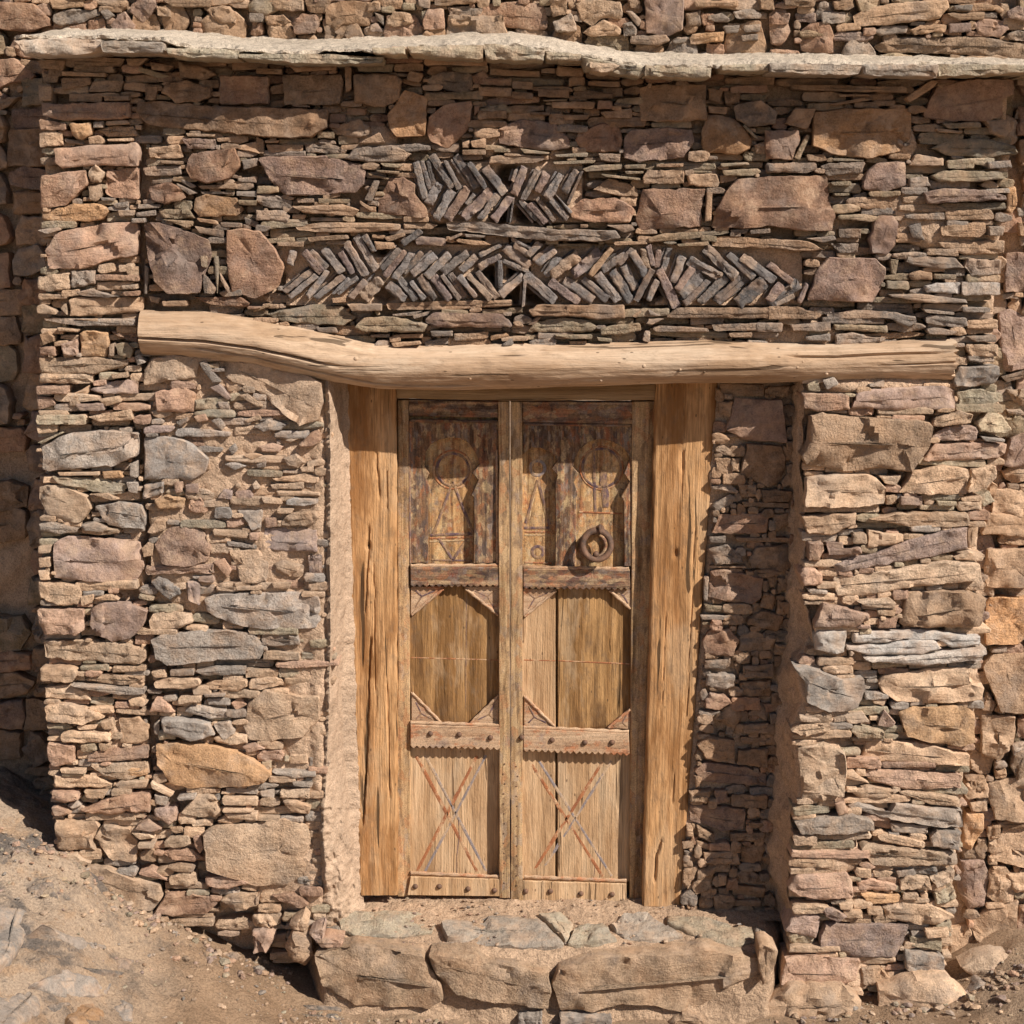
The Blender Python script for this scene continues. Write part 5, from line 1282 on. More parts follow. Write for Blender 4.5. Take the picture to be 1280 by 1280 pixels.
# ------------------------------------------------------------------ door frame
JY, DY = 0.15, 0.197            # face of the jambs, face of the door rails
frame = tag(empty('door_frame', on_y(650, 1118, JY)), 'rough weathered wooden frame of two thick jambs and a plank header', 'door frame')
def jamb(poly, grooves):
    """a thick hand-hewn post with an uneven, cracked face"""
    (x0t, yt), (x1t, _), (x1b, yb), (x0b, _) = poly
    nx, ny = 36, 210
    V = []; F = []
    for j in range(ny + 1):
        t = j / ny
        py = lerp(yt, yb, t)
        a, b = lerp(x0t, x0b, t), lerp(x1t, x1b, t)
        gx = [(interp(pts, py), wd, dp * sstep(pts[0][0] - 1, pts[0][0] + 8, py) * sstep(pts[-1][0] + 1, pts[-1][0] - 8, py)) for pts, wd, dp in grooves]
        for i in range(nx + 1):
            s = i / nx
            eb = 0.007 if i in (0, nx) else 0.002 if i in (1, nx - 1) else 0.0
            px = lerp(a, b, s)
            p = on_y(px, py, JY)
            if i in (0, nx):
                p.x += 0.0035 * noise.noise(Vector((p.z * 9, a, 1))) + 0.0018 * noise.noise(Vector((p.z * 40, a, 5)))
            p.y += eb + 0.005 * fbm(Vector((p.x * 12, p.z * 2.6, a * 0.1)), 3) + 0.0008 * noise.noise(Vector((p.x * 90, p.z * 9, a)))
            for g, wd, dp in gx:
                wv = g + 1.2 * noise.noise(Vector((py * 0.06, g * 0.01, 2)))
                p.y += dp * max(0.0, 1 - abs(px - wv) / wd)
            V.append(p)
    w = nx + 1
    for j in range(ny):
        for i in range(nx): F.append((j * w + i, (j + 1) * w + i, (j + 1) * w + i + 1, j * w + i + 1))
    ring = [j * w for j in range(ny + 1)] + [ny * w + i for i in range(1, w)] + [j * w + nx for j in range(ny - 1, -1, -1)] + [i for i in range(nx - 1, 0, -1)]
    k0 = len(V)
    for r in ring: V.append(V[r] + Vector((0, 0.15, 0)))
    m = len(ring)
    for k in range(m): F.append((ring[k], k0 + k, k0 + (k + 1) % m, ring[(k + 1) % m]))
    o = mesh_obj('jamb', V, F, 'jamb', frame, sharp=40)
    bm = bmesh.new(); bm.from_mesh(o.data); bmesh.ops.recalc_face_normals(bm, faces=bm.faces); bm.to_mesh(o.data); bm.free()
    return o
jl = jamb([(431, 470), (495, 470), (497, 1119), (449, 1119)],
          [([(795, 464), (880, 460), (960, 458), (1034, 453)], 1.9, 0.016), ([(655, 462), (700, 460), (770, 456)], 1.6, 0.012), ([(560, 470), (625, 474)], 1.8, 0.010), ([(585, 483), (640, 484)], 1.5, 0.008),
           ([(700, 467), (900, 470)], 1.4, 0.006), ([(850, 484), (1000, 487)], 1.5, 0.008), ([(675, 461), (690, 461)], 4.5, 0.012), ([(900, 442), (985, 445)], 2.5, 0.014)])
jr = jamb([(820, 470), (898, 470), (851, 1133), (803, 1133)],
          [([(1046, 828), (1070, 820), (1104, 818)], 2.4, 0.014), ([(480, 856), (620, 852)], 1.6, 0.006), ([(560, 852), (592, 853)], 4.0, 0.008), ([(684, 845), (700, 845)], 4.0, 0.014), ([(700, 836), (900, 826)], 1.3, 0.005), ([(640, 870), (900, 858)], 1.3, 0.005), ([(960, 843), (1010, 841)], 1.5, 0.006)])
board('header', [(495, 470), (820, 470), (820, 500), (640, 501), (495, 498)], JY + 0.012, 0.12, 'header', frame, step=10, warp=0.003)

# ------------------------------------------------------------------ door leaves
PY = DY + 0.024                 # face of the sunken panels
def leaf_empty(px, label):
    return tag(empty('door_leaf', on_y(px, 1122, DY)), label, 'door', 'leaves of the carved double door')
LL = leaf_empty(567, 'left leaf of the carved and painted wooden double door, without a ring')
RL = leaf_empty(727, 'right leaf of the carved and painted wooden double door, with the iron ring')
def studs(pts, y, parent, r=0.0105):
    for px, py in pts:
        p = on_y(px, py, y)
        dome(p, Vector((0, -1, 0)), r, 0.010, 'stud', 'iron', parent, 12)
# ---- left leaf
board('backing_board', quad(497, 500, 637, 1121), DY + 0.05, 0.02, 'panel', LL)
board('stile', [(497, 500), (511, 500), (513, 1121), (497, 1121)], DY, 0.05, 'stile', LL, warp=0.002)
board('stile', [(623, 502), (636, 502), (637.5, 1123), (624, 1123)], DY - 0.011, 0.06, 'stile', LL, warp=0.002)
board('rail', [(511, 500), (623, 502), (623, 522), (511, 520)], DY, 0.05, 'rail_dark', LL)
board('niche_panel', quad(508, 520, 626, 706), PY + 0.012, 0.012, 'niche', LL)
ARC_L = [(535, 704), (535, 620), (538, 612), (533, 600), (537, 592), (531, 582), (532, 566), (538, 556), (548, 550), (561, 547), (575, 548), (586, 554), (594, 565), (600, 580), (590, 591), (598, 600), (589, 619), (592, 622), (592, 704)]
ab = board('arch_board', [(511, 704), (511, 526)] + [(623, 526), (623, 704)] + ARC_L[::-1], DY + 0.006, 0.034, 'arch', LL, step=8)
stripe('moulding', seg((513, 526), (621, 527)), 4, DY + 0.003, 'rail_dark', ab, h=0.003)
stripe('moulding', seg((511.5, 566), (512.5, 704), 20), 2.5, DY + 0.003, 'line_purple', ab, h=0.003)
rope('carved_edge', (621, 562), (622, 704), DY + 0.004, 1.7, 'rail', ab, 7)
stripe('painted_ring', [(566 + 20 * math.cos(a), 587 + 20 * math.sin(a)) for a in np.linspace(0, 2 * math.pi, 36, endpoint=False)], 3.4, PY + 0.0105, 'line_purple', LL, closed=True)
for a, b in (((566, 602), (542, 667)), ((566, 602), (591, 666)), ((538, 669), (591, 667)), ((548, 673), (566, 700)), ((584, 673), (566, 700))):
    stripe('painted_line', seg(a, b), 3.6, PY + 0.0105, 'line_purple', LL)
def circle(cx, cy, r, k=28): return [(cx + r * math.cos(a), cy + r * math.sin(a)) for a in np.linspace(0, 2 * math.pi, k, endpoint=False)]
for (r, w, m) in ((24.0, 2.4, 'line_red'),):
    stripe('painted_ring', circle(566, 587, r), w, PY + 0.0108, m, LL, closed=True)
for a, b, m in (((563, 606), (545, 660), 'line_cream'), ((569, 606), (587, 660), 'line_cream'), ((537, 673), (591, 671), 'line_red'), ((537, 677), (591, 675), 'line_cream'), ((540, 700), (590, 701), 'line_purple')):
    stripe('painted_line', seg(a, b), 2.4, PY + 0.0108, m, LL)
rl1 = board('rail', [(513, 708), (624, 709)] + toothed((624, 731), (513, 731), 7.5, 3.0, 1), DY - 0.008, 0.05, 'rail_dark', LL)
rope('carved_edge', (513, 707), (624, 707), DY - 0.002, 2.4, 'rail', rl1, 8)
pl = board('panel', quad(510, 732, 626, 908), PY, 0.02, 'panel', LL)
stripe('plank_joint', seg((583, 742), (582, 904), 14), 1.3, PY, 'line_purple', pl)
stripe('painted_line', seg((514, 822), (623, 825)), 1.8, PY, 'line_red', pl)
for nm, poly, edge in (('corner_block', [(513, 733), (556, 733), (513, 770)], ((554, 736), (514, 769))), ('corner_block', [(624, 733), (580, 733), (624, 771)], ((582, 736), (623, 769))),
                       ('corner_block', [(514, 866), (552, 905), (514, 905)], ((515, 866), (551, 903))), ('corner_block', [(624, 868), (586, 905), (624, 906)], ((624, 869), (588, 904)))):
    cb = board(nm, poly, DY + 0.008, 0.03, 'rail', LL, step=6)
    rope('carved_edge', edge[0], edge[1], DY + 0.007, 2.0, 'rail', cb, 8)
    c = np.array(poly).mean(0)
    for i in range(3):
        p = np.array(poly[i]); q = c + (p - c) * 0.55
        stripe('carved_groove', seg(tuple(c), tuple(q), 3), 2.2, DY + 0.0075, 'line_purple', cb)
rl2 = board('rail', [(513, 906), (625, 909)] + toothed((625, 935), (513, 932), 7.5, 3.2, 1), DY - 0.012, 0.055, 'rail', LL)
rope('carved_edge', (513, 903), (625, 907), DY - 0.004, 2.6, 'rail', rl2, 9)
studs([(538, 917), (574, 918), (613, 922)], DY - 0.012, LL)
px_ = board('panel', quad(510, 934, 626, 1096), PY, 0.02, 'panel_pale', LL)
stripe('plank_crack', [(573, 1022), (574, 1045), (571, 1070), (571, 1092)], 1.4, PY, 'line_purple', px_)
def saltire(x0, y0, x1, y1, off, parent):
    for a, b in (((x0, y0), (x1, y1)), ((x1, y0), (x0, y1))):
        stripe('painted_line', seg((a[0] - off, a[1]), (b[0] - off, b[1]), 14), 5.0, PY, 'line_red', parent)
        stripe('painted_line', seg((a[0] + off, a[1] - 1), (b[0] + off, b[1] - 1), 14), 4.2, PY, 'line_grey', parent)
saltire(526, 945, 602, 1090, 5.5, px_)
rl3 = board('rail', [(513, 1096), (625, 1099), (625, 1121), (509, 1119)], DY - 0.010, 0.05, 'panel_pale', LL)
rope('carved_edge', (513, 1091), (625, 1096), DY - 0.002, 2.5, 'rail', rl3, 10)
studs([(519, 1108), (549, 1108), (585, 1111), (618, 1113)], DY - 0.010, LL)
# ---- right leaf
board('backing_board', quad(640, 502, 815, 1128), DY + 0.05, 0.02, 'panel', RL)
board('stile', [(638, 502), (653, 502), (653, 1126), (638.5, 1126)], DY - 0.013, 0.065, 'stile', RL, warp=0.002)
board('stile', [(790, 502), (818, 502), (812, 1128), (787, 1128)], DY, 0.05, 'stile', RL, warp=0.002)
board('rail', [(653, 502), (790, 503), (790, 530), (653, 528)], DY, 0.05, 'rail_dark', RL)
board('niche_panel', quad(650, 526, 794, 712), PY + 0.012, 0.012, 'niche', RL)
arch_r = [(656, 706), (654, 568), (664, 560), (676, 560), (687, 566), (697, 577), (689, 586), (695, 594), (692, 603), (693, 706)]
ab2 = board('arch_board', [(653, 528), (790, 530), (790, 708), (780, 708), (780, 627), (777, 621), (787, 602), (780, 592), (788, 572), (780, 560), (766, 552), (750, 549), (736, 553), (724, 562), (719, 572), (716, 584), (723, 592), (717, 603), (723, 616), (720, 622), (720, 708),
                            (694, 708), (694, 603), (697, 594), (690, 586), (697, 575), (690, 566), (676, 560), (664, 560), (654, 568)], DY + 0.006, 0.034, 'arch', RL, step=8)
stripe('moulding', seg((655, 530), (788, 532)), 4, DY + 0.003, 'rail_dark', ab2, h=0.003)
stripe('painted_ring', [(752 + 24 * math.cos(a), 585 + 24 * math.sin(a)) for a in np.linspace(0, 2 * math.pi, 36, endpoint=False)], 3.2, PY + 0.0105, 'line_purple', RL, closed=True)
stripe('painted_figure', [(755, 588), (754, 600), (757, 620), (757, 634)], 9, PY + 0.0105, 'line_purple', RL)
for a, b in (((672, 600), (657, 654)), ((672, 600), (687, 656)), ((655, 660), (688, 660)), ((742, 555), (744, 640))):
    stripe('painted_line', seg(a, b), 3.6, PY + 0.0105, 'line_purple', RL)
for (cx, cy, r, w, m) in ((752, 585, 27, 2, 'line_red'), (672, 585, 9, 4, 'line_grey'), (672, 690, 7, 4, 'line_purple')):
    stripe('painted_ring', circle(cx, cy, r, 24), w, PY + 0.0108, m, RL, closed=True)
for a, b, m in (((670, 606), (660, 654), 'line_cream'), ((674, 606), (684, 654), 'line_cream'), ((656, 665), (688, 665), 'line_red'), ((656, 669), (688, 669), 'line_cream'), ((656, 703), (690, 704), 'line_red'), ((724, 640), (778, 642), 'line_red')):
    stripe('painted_line', seg(a, b), 2.4, PY + 0.0108, m, RL)
rq1 = board('rail', [(654, 711), (787, 712)] + toothed((788, 735), (654, 734), 7.5, 3.0, 1), DY - 0.008, 0.05, 'rail_dark', RL)
rope('carved_edge', (654, 709), (786, 711), DY - 0.002, 2.4, 'rail', rq1, 8)
board('panel', quad(651, 734, 694.5, 914), PY, 0.02, 'panel_pale', RL)
pr = board('panel', quad(697.5, 734, 794, 914), PY, 0.02, 'panel', RL)
stripe('painted_line', seg((655, 825), (694, 826)), 1.8, PY, 'line_red', RL)
stripe('painted_line', seg((698, 826), (788, 830)), 1.8, PY, 'line_red', pr)
for nm, poly, edge in (('corner_block', [(654, 736), (697, 736), (654, 772)], ((695, 738), (655, 771))), ('corner_block', [(789, 736), (760, 736), (789, 762)], ((762, 738), (788, 761))),
                       ('corner_block', [(655, 871), (694, 909), (655, 909)], ((656, 871), (693, 908))), ('corner_block', [(788, 886), (758, 911), (788, 912)], ((788, 887), (760, 910)))):
    cb = board(nm, poly, DY + 0.008, 0.03, 'rail', RL, step=6)
    rope('carved_edge', edge[0], edge[1], DY + 0.007, 2.0, 'rail', cb, 8)
    c = np.array(poly).mean(0)
    for i in range(3):
        p = np.array(poly[i]); q = c + (p - c) * 0.55
        stripe('carved_groove', seg(tuple(c), tuple(q), 3), 2.2, DY + 0.0075, 'line_purple', cb)
rq2 = board('rail', [(654, 911), (786, 917)] + toothed((787, 942), (654, 937), 7.5, 3.2, 1), DY - 0.012, 0.055, 'rail', RL)
rope('carved_edge', (654, 909), (786, 915), DY - 0.004, 2.6, 'rail', rq2, 9)
studs([(690, 925), (731, 928), (765, 928)], DY - 0.012, RL)
studs([(652, 922)], DY - 0.016, RL)
board('panel', quad(651, 938, 694, 1100), PY, 0.02, 'panel_pale', RL)
pr2 = board('panel', quad(697, 938, 794, 1102), PY, 0.02, 'panel_pale', RL)
saltire(668, 952, 759, 1096, 5.5, RL)
stripe('plank_crack', [(744, 1081), (742, 1098)], 1.4, PY, 'line_purple', pr2)
rq3 = board('rail', [(654, 1101), (783, 1105), (783, 1128), (653, 1126)], DY - 0.010, 0.05, 'panel_pale', RL)
rope('carved_edge', (655, 1096), (783, 1101), DY - 0.002, 2.5, 'rail', rq3, 10)
studs([(657, 1114), (688, 1114), (726, 1117), (765, 1118)], DY - 0.010, RL)
# small nails down the two meeting stiles
for k, (x, par, yy) in enumerate(((630, LL, DY - 0.011), (646, RL, DY - 0.013))):
    for j in range(13):
        py = 955 + j * 12.4 + k * 3
        dome(on_y(x + random.Random(j + k).uniform(-1, 1), py, yy), Vector((0, -1, 0)), 0.0032, 0.003, 'nail', 'iron', par, 8)
# ---- ring
def torus(name, c, R0, r0, tilt, mat, parent, seg_=40, sec=12, squash=1.0, wob=0.05):
    V = []; F = []
    for i in range(seg_):
        a = 2 * math.pi * i / seg_
        for k in range(sec):
            b = 2 * math.pi * k / sec
            rr = r0 * (1 + wob * noise.noise(Vector((math.cos(a) * 3, math.sin(a) * 3, 2))))
            x = (R0 + rr * math.cos(b)) * math.cos(a); z = (R0 + rr * math.cos(b)) * math.sin(a) * squash; y = -rr * math.sin(b)
            V.append(c + Vector((x, y - z * tilt, z)))
    for i in range(seg_):
        for k in range(sec):
            F.append((i * sec + k, ((i + 1) % seg_) * sec + k, ((i + 1) % seg_) * sec + (k + 1) % sec, i * sec + (k + 1) % sec)[::-1])
    o = mesh_obj(name, V, F, mat, parent, sharp=None)
    bm = bmesh.new(); bm.from_mesh(o.data); bmesh.ops.recalc_face_normals(bm, faces=bm.faces); bm.to_mesh(o.data); bm.free()
    return o
kc = on_y(746, 681, DY - 0.03)
ring = torus('ring_knocker', kc, 0.050, 0.0115, -0.28, 'iron', RL)
ring['label'] = 'rusty iron ring knocker'
st = torus('staple', on_y(750, 661, DY - 0.018), 0.013, 0.0045, 0.0, 'iron', ring, 20, 8)
st.rotation_euler = (0, 0, R(80))
torus('back_plate', on_y(741, 682, DY + 0.028), 0.046, 0.007, 0.0, 'rail_dark', RL, 36, 8)
dome(on_y(750, 661, DY + 0.034), Vector((0, -1, 0)), 0.016, 0.040, 'boss', 'iron', ring, 14)
dome(on_y(745, 693, DY - 0.040), Vector((0, -1, 0.3)), 0.012, 0.012, 'striker', 'iron', ring, 12)

# ------------------------------------------------------------------ doorstep
step = tag(empty('doorstep', on_y(640, 1265, -0.16)), 'low doorstep of grey-green slabs bedded in mud on rough stone blocks', 'step')
def build_step_body():
    V = []; F = []
    xs = np.arange(-0.80, 1.04, 0.013)
    prof = [(0.36, 0.085), (0.30, 0.082), (0.24, 0.080), (0.18, 0.074), (0.12, 0.062), (0.06, 0.048), (0.0, 0.036), (-0.05, 0.026), (-0.09, 0.016), (-0.12, 0.004), (-0.14, -0.030), (-0.15, -0.07), (-0.155, -0.12), (-0.165, -0.18), (-0.19, -0.26), (-0.22, -0.34)]
    fine = []
    for (a, b), (c, d) in zip(prof, prof[1:]):
        for k in range(3): fine.append((lerp(a, c, k / 3), lerp(b, d, k / 3)))
    fine.append(prof[-1])
    w = len(fine)
    for x in xs:
        e = sstep(-0.80, -0.66, x) * sstep(1.03, 0.90, x)
        for (y, z) in fine:
            p = Vector((x, lerp(min(y + 0.30, 0.36), y, e) if y < 0.05 else y, z))
            q = p.copy()
            amp = 1.0
            p.z += amp * (0.010 * fbm(q * 8, 4) + 0.005 * noise.noise(q * 34) + 0.0025 * noise.noise(q * 90))
            if z < -0.02: p.y += 0.014 * fbm(q * 9 + Vector((2, 5, 1)), 4) + 0.004 * noise.noise(q * 50)
            V.append(p)
    for i in range(len(xs) - 1):
        for k in range(w - 1): F.append((i * w + k, i * w + k + 1, (i + 1) * w + k + 1, (i + 1) * w + k))
    return mesh_obj('mud_bed', V, F, 'bed', step, sharp=None)
build_step_body()
TREAD = parse('''n 410 770 520 722 720 717 850 732 900 780 880 825 700 850 500 855 420 820; d 340 800 410 797 440 840 380 850; g 920 792 1000 770 1280 742 1400 755 1480 820 1544 890 1440 902 1120 890 950 872''', 320, 960) \
    + parse('''n 130 742 250 732 310 790 290 850 268 872 200 800; n 275 885 330 792 450 777 530 870 400 895 320 890; g 490 792 560 742 680 742 860 850 700 875 560 865; n 770 742 900 752 1200 812 1230 870 1100 900 980 870 850 820 775 790; d 1200 802 1270 822 1270 850 1230 880''', 640, 960)
for i, (c, p) in enumerate(TREAD):
    rng = random.Random(60 + i)
    cx, cy = np.array(p).mean(0)
    z = 0.03
    for _ in range(8): z = interp([(-0.12, 0.008), (-0.05, 0.028), (0.06, 0.05), (0.18, 0.076), (0.36, 0.085)], on_z(cx, cy, z).y)
    pl = Plane('z', z)
    yc = on_z(cx, cy, z).y
    pl.o = Vector((0, yc, z)); pl.e2 = Vector((0, 1, 0.20)).normalized(); pl.n = pl.e1.cross(pl.e2)
    def uv_(px, py, pl=pl):
        d = ray(px, py)
        q = CAM + d * ((pl.o - CAM).dot(pl.n) / d.dot(pl.n)) - pl.o
        return (q.dot(pl.e1), q.dot(pl.e2))
    pl.uv = uv_
    v, f, t = lay(p, c, pl, 0.016, 6000 + i, 0.05, True, dome=0.004, edge=0.006, rough=0.8, tilt=0.3)
    mesh_obj('slab', v, f, 'stone', step, tint=tuple(lerp(a, b, 0.35) for a, b in zip(t[:3], (0.36, 0.30, 0.23))) + (t[3],), sharp=42)
RISER = parse('''b 290 930 500 882 830 922 860 980 930 1080 940 1140 860 1190 500 1180 330 1080; b 862 925 910 912 1100 920 1160 962 1290 968 1462 1000 1478 1100 1460 1190 1200 1160 1010 1120 900 1020''', 320, 960) \
    + parse('''b 195 1060 230 982 400 932 640 922 900 912 960 892 1240 952 1270 1010 1100 1080 950 1180 860 1215 700 1180 560 1170 400 1205 240 1200; b 1225 870 1275 860 1325 900 1300 1000 1250 1070 1230 1000''', 640, 960)
for i, (c, p) in enumerate(RISER):
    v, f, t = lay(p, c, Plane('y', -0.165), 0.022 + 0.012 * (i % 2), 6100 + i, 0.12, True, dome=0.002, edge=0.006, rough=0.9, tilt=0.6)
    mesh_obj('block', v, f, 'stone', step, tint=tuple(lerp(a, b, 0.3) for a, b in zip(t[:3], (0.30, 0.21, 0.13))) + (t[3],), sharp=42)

# ------------------------------------------------------------------ stones lying at the foot of the walls and set in the ground
def ground_hit(px, py):
    d = ray(px, py)
    a, b = (-3.0 - CAM.y) / d.y, (0.6 - CAM.y) / d.y
    f = lambda t: (CAM.z + d.z * t) - ground_z(d.x * t + CAM.x, CAM.y + d.y * t)
    ts = np.linspace(a, b, 90)
    prev = ts[0]
    for t in ts[1:]:
        if f(t) < 0: break
        prev = t
    lo, hi = prev, t
    for _ in range(20):
        m = (lo + hi) / 2
        if f(m) > 0: lo = m
        else: hi = m
    return CAM + d * lo
class TPlane:
    """the ground's own tangent plane round a pixel"""
    def __init__(self, px, py, r=14):
        a, b, c, e = ground_hit(px - r, py), ground_hit(px + r, py), ground_hit(px, py + r * .6), ground_hit(px, py - r * .6)
        self.o = (a + b + c + e) / 4
        self.e1 = (b - a).normalized()
        self.n = self.e1.cross(e - c).normalized()
        self.e2 = self.n.cross(self.e1)
    def uv(self, px, py):
        d = ray(px, py)
        t = (self.o - CAM).dot(self.n) / d.dot(self.n)
        q = CAM + d * t - self.o
        return (q.dot(self.e1), q.dot(self.e2))
    def w(self, a, b, h): return self.o + self.e1 * a + self.e2 * b + self.n * h
def ground_rock(poly, code, name, label, out=0.010, dome=0.012, depth=0.08, seed=0, group=None):
    cx, cy = np.array(poly).mean(0)
    v, f, t = lay(poly, code, TPlane(cx, cy), out, 500 + seed, depth, True, dome=dome, tilt=0.2, rough=0.8)
    o = mesh_obj(name, v, f, 'stone', None, tint=tuple(0.72 * k for k in t[:3]) + (t[3],), sharp=42)
    return tag(o, label, 'rock', group)
GR = 'rocks set in the trodden ground'
def pp(s): return parse('g ' + s, 0, 960)[0][1]
ground_rock(pp('160 1080 290 1012 400 1017 560 1080 540 1140 330 1150'), 'g', 'ground_rock', 'long grey rock set flush in the dusty ground at lower left', seed=1, group=GR)
ground_rock(pp('-60 1170 110 1122 190 1132 210 1180 200 1230 100 1300 -60 1330'), 'g', 'ground_rock', 'grey rock at the bottom left corner of the ground', seed=2, group=GR, out=0.018)
ground_rock(pp('-60 660 100 682 150 722 130 850 60 970 -60 1010'), 'g', 'ground_rock', 'big pale grey bedrock lump at the left edge below the shadow', seed=3, group=GR, out=0.02, dome=0.02)
ground_rock(pp('245 1182 330 1172 360 1190 280 1225'), 'd', 'ground_rock', 'small dark flat rock below the long grey rock', seed=4, group=GR)
ground_rock(pp('575 960 620 937 670 970 650 1010 590 1000'), 'd', 'ground_rock', 'small round dark rock in the earth below the wall foot', seed=5, group=GR)
ground_rock(pp('550 1200 610 1152 670 1182 670 1260 600 1290'), 'g', 'ground_rock', 'round brown-grey cobble at the bottom edge left of the bare earth', seed=6, group=GR)
ground_rock(pp('380 1190 480 1160 540 1200 500 1290 360 1290 330 1240'), 'o', 'ground_rock', 'orange-brown stained rock at the bottom edge', seed=7, group=GR)
ground_rock(pp('1510 1185 1700 1190 1710 1212 1540 1207'), 'd', 'ground_slate', 'upper of two dark slate slivers lying in front of the doorstep', seed=8, group=GR, out=0.004, dome=0.002)
ground_rock(pp('1430 1228 1690 1230 1710 1262 1560 1245'), 'd', 'ground_slate', 'lower of two dark slate slivers lying in front of the doorstep', seed=9, group=GR, out=0.004, dome=0.002)
for k_, (c_, t_, l_) in enumerate((
        ('g', '200 780 330 830 520 880 500 920 380 905', 'thin grey rock rib crossing the pale slope above the long grey rock'),
        ('g', '130 600 260 562 290 640 200 672 140 650', 'grey patch of bedrock just below the shadowed corner'),
        ('g', '40 370 130 342 140 420 60 440', 'small grey rock on the slope highest at the left edge'),
        ('p', '1030 945 1080 935 1092 970 1040 978', 'small purple stone alone on the bare earth left of the step'),
        ('d', '855 800 900 782 922 820 880 845', 'small dark stone on the earth below the reddish foot stone'),
        ('d', '400 1000 460 1005 560 1010 615 1025 605 1050 480 1030', 'row of dark slate just above the long grey rock'))):
    ground_rock(pp(t_), c_, 'ground_rock', l_, seed=20 + k_, group=GR, out=0.008, dome=0.006)
def foot_stone(txt, ox, oy, code, name, label, y, seed, depth=0.1, out=0.0, **kw):
    p = parse(code + ' ' + txt, ox, oy)[0][1]
    if 'dome' in kw: kw['dome'] *= 0.45
    v, f, t = lay(p, code, Plane('y', y), out, seed, depth, True, rough=1.5, **kw)
    o = mesh_obj(name, v, f, 'stone', None, tint=t, sharp=42)
    return tag(o, label, 'stone', 'loose stones at the foot of the wall')
foot_stone('140 900 180 832 270 842 285 950 240 1000 150 950', 320, 960, 'b', 'loose_stone', 'upright brown block leaning at the left end of the doorstep', -0.13, 1, dome=0.02)
foot_stone('160 790 230 737 262 780 240 828 180 820', 320, 960, 'b', 'loose_stone', 'small brown stone on top of the upright brown block by the step', -0.11, 2, dome=0.015)
foot_stone('262 830 340 792 340 860 300 890', 320, 960, 'p', 'loose_stone', 'small purple-grey stone wedged beside the doorstep slabs', -0.14, 3, dome=0.012)
foot_stone('300 870 345 855 440 868 420 900 330 902', 320, 960, 'r', 'loose_stone', 'flat reddish chip under the left end of the doorstep slabs', -0.15, 4)
foot_stone('-20 820 60 812 100 850 50 930 -20 935', 320, 960, 'r', 'loose_stone', 'reddish round stone lowest in the gap left of the step', -0.06, 5, dome=0.02)
foot_stone('-20 745 50 732 110 790 60 810 -10 800', 320, 960, 'b', 'loose_stone', 'brown stone in the dark gap above the reddish round one', -0.04, 6, dome=0.02)
foot_stone('240 1240 500 1250 500 1300 240 1300', 640, 960, 'd', 'loose_stone', 'dark slate at the bottom edge below the largest step block', -0.21, 7)
foot_stone('770 1290 850 1222 950 1242 965 1300', 640, 960, 'b', 'loose_stone', 'brown stone at the bottom edge right of the dark slate', -0.20, 8, dome=0.02)
foot_stone('30 1242 150 1232 152 1300 30 1300', 640, 960, 'g', 'loose_stone', 'grey stone at the bottom edge left of the dark slate', -0.21, 9, dome=0.01)
foot_stone('560 1130 740 1060 900 1050 1020 1160 1000 1300 560 1300', 960, 960, 't', 'loose_stone', 'broad tan boulder at the foot of the right pier', -0.16, 10, dome=0.03)
foot_stone('-20 1200 120 1100 380 1100 480 1180 450 1300 -20 1300', 960, 960, 't', 'loose_stone', 'dusty tan boulder right of the doorstep blocks', -0.17, 11, dome=0.03)
foot_stone('920 1180 1060 1080 1280 1100 1320 1300 900 1300', 960, 960, 'g', 'loose_stone', 'half buried grey-tan rock at the bottom right corner', -0.14, 12, dome=0.04)
foot_stone('960 1000 1120 930 1300 960 1320 1080 1060 1070', 960, 960, 't', 'loose_stone', 'dusty rock above the corner rock at lower right', -0.06, 13, dome=0.03)

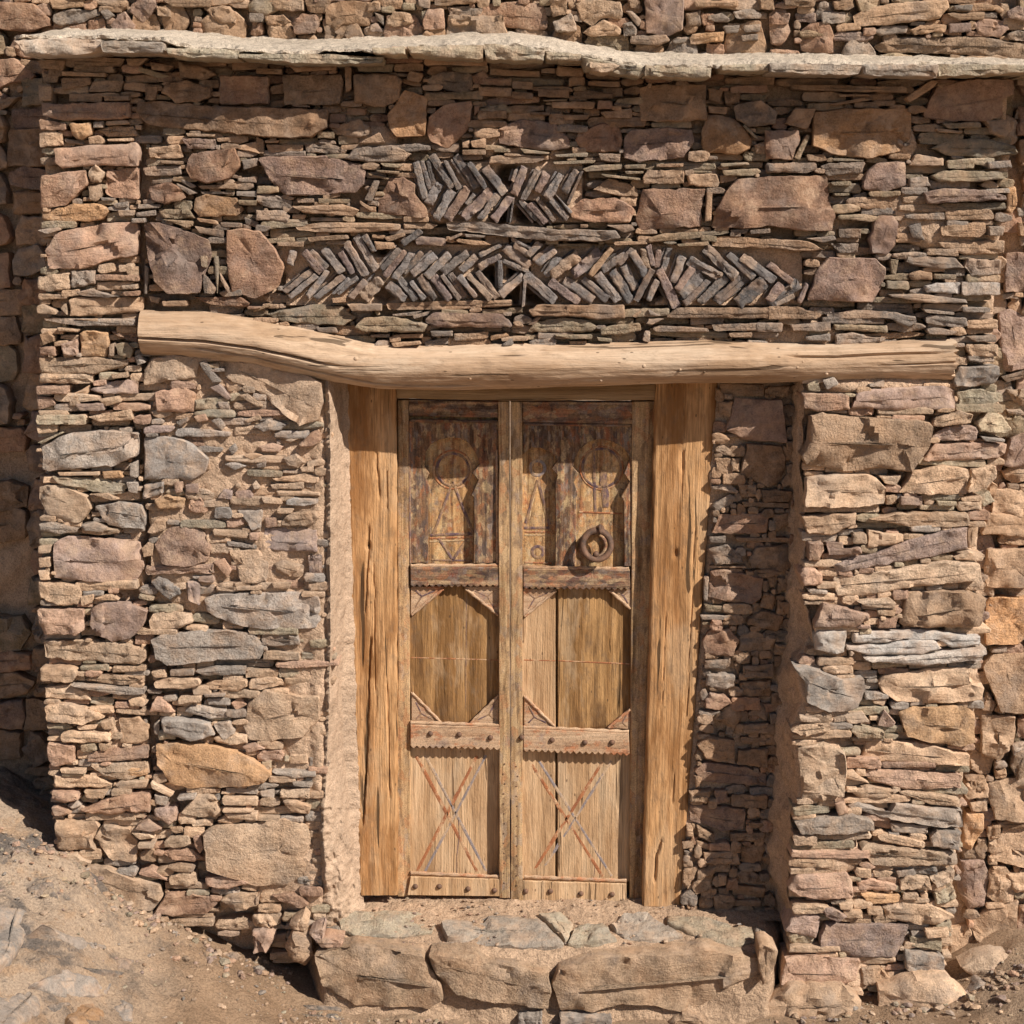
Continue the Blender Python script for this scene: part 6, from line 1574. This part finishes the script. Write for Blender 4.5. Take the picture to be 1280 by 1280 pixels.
# ------------------------------------------------------------------ grit
def build_gravel():
    t = (1 + 5 ** 0.5) / 2
    ico = [Vector(v).normalized() for v in ((-1, t, 0), (1, t, 0), (-1, -t, 0), (1, -t, 0), (0, -1, t), (0, 1, t), (0, -1, -t), (0, 1, -t), (t, 0, -1), (t, 0, 1), (-t, 0, -1), (-t, 0, 1))]
    fc = ((0, 11, 5), (0, 5, 1), (0, 1, 7), (0, 7, 10), (0, 10, 11), (1, 5, 9), (5, 11, 4), (11, 10, 2), (10, 7, 6), (7, 1, 8), (3, 9, 4), (3, 4, 2), (3, 2, 6), (3, 6, 8), (3, 8, 9), (4, 9, 5), (2, 4, 11), (6, 2, 10), (8, 6, 7), (9, 8, 1))
    rng = random.Random(77)
    h = Heap()
    for k in range(4200):
        r = 0.0022 + 0.011 * rng.random() ** 5
        if k < 700:      # on the tread and at the foot of the door
            x = rng.uniform(-0.62, 0.85); y = rng.uniform(-0.1, 0.19)
            z = interp([(-0.12, 0.008), (-0.05, 0.028), (0.06, 0.05), (0.18, 0.076)], y) + 0.006
            r *= 0.7
        else:
            x = rng.uniform(-2.1, 2.1); y = -abs(rng.gauss(0.0, 0.22)) - 0.0
            if -0.8 < x < 0.9: y -= 0.2
            z = ground_z(x, y)
        if k >= 4040:    # broken chips along the foot of the walls
            r = rng.uniform(0.007, 0.021)
            x = rng.choice((rng.uniform(-1.75, -0.85), rng.uniform(-1.75, -0.85), rng.uniform(1.0, 1.9))); y = -abs(rng.gauss(0.03, 0.10)) - (0.1 if x > 0 else 0.02)
            z = ground_z(x, y)
        s = (rng.uniform(0.7, 1.5), rng.uniform(0.7, 1.3), rng.uniform(0.45, 0.8))
        a = rng.uniform(0, 6.28); ca, sa = math.cos(a), math.sin(a)
        v = []
        for q in ico:
            j = 1 + rng.uniform(-0.25, 0.25)
            px_, py_, pz_ = q.x * s[0] * j, q.y * s[1] * j, q.z * s[2] * j
            v.append(Vector((x + r * (px_ * ca - py_ * sa), y + r * (px_ * sa + py_ * ca), z + r * (pz_ + 0.25))))
        c = tint_of(rng.choice('ttrgbpn'), rng)
        h.add(v, fc, tuple(0.85 * m for m in c[:3]) + (c[3],))
    o = mesh_obj('gravel', h.v, h.f, 'stone', None, tint=h.t, smooth=False)
    return tag(o, 'loose grit and pebbles scattered over the earth and the step', 'gravel', kind='stuff')
build_gravel()
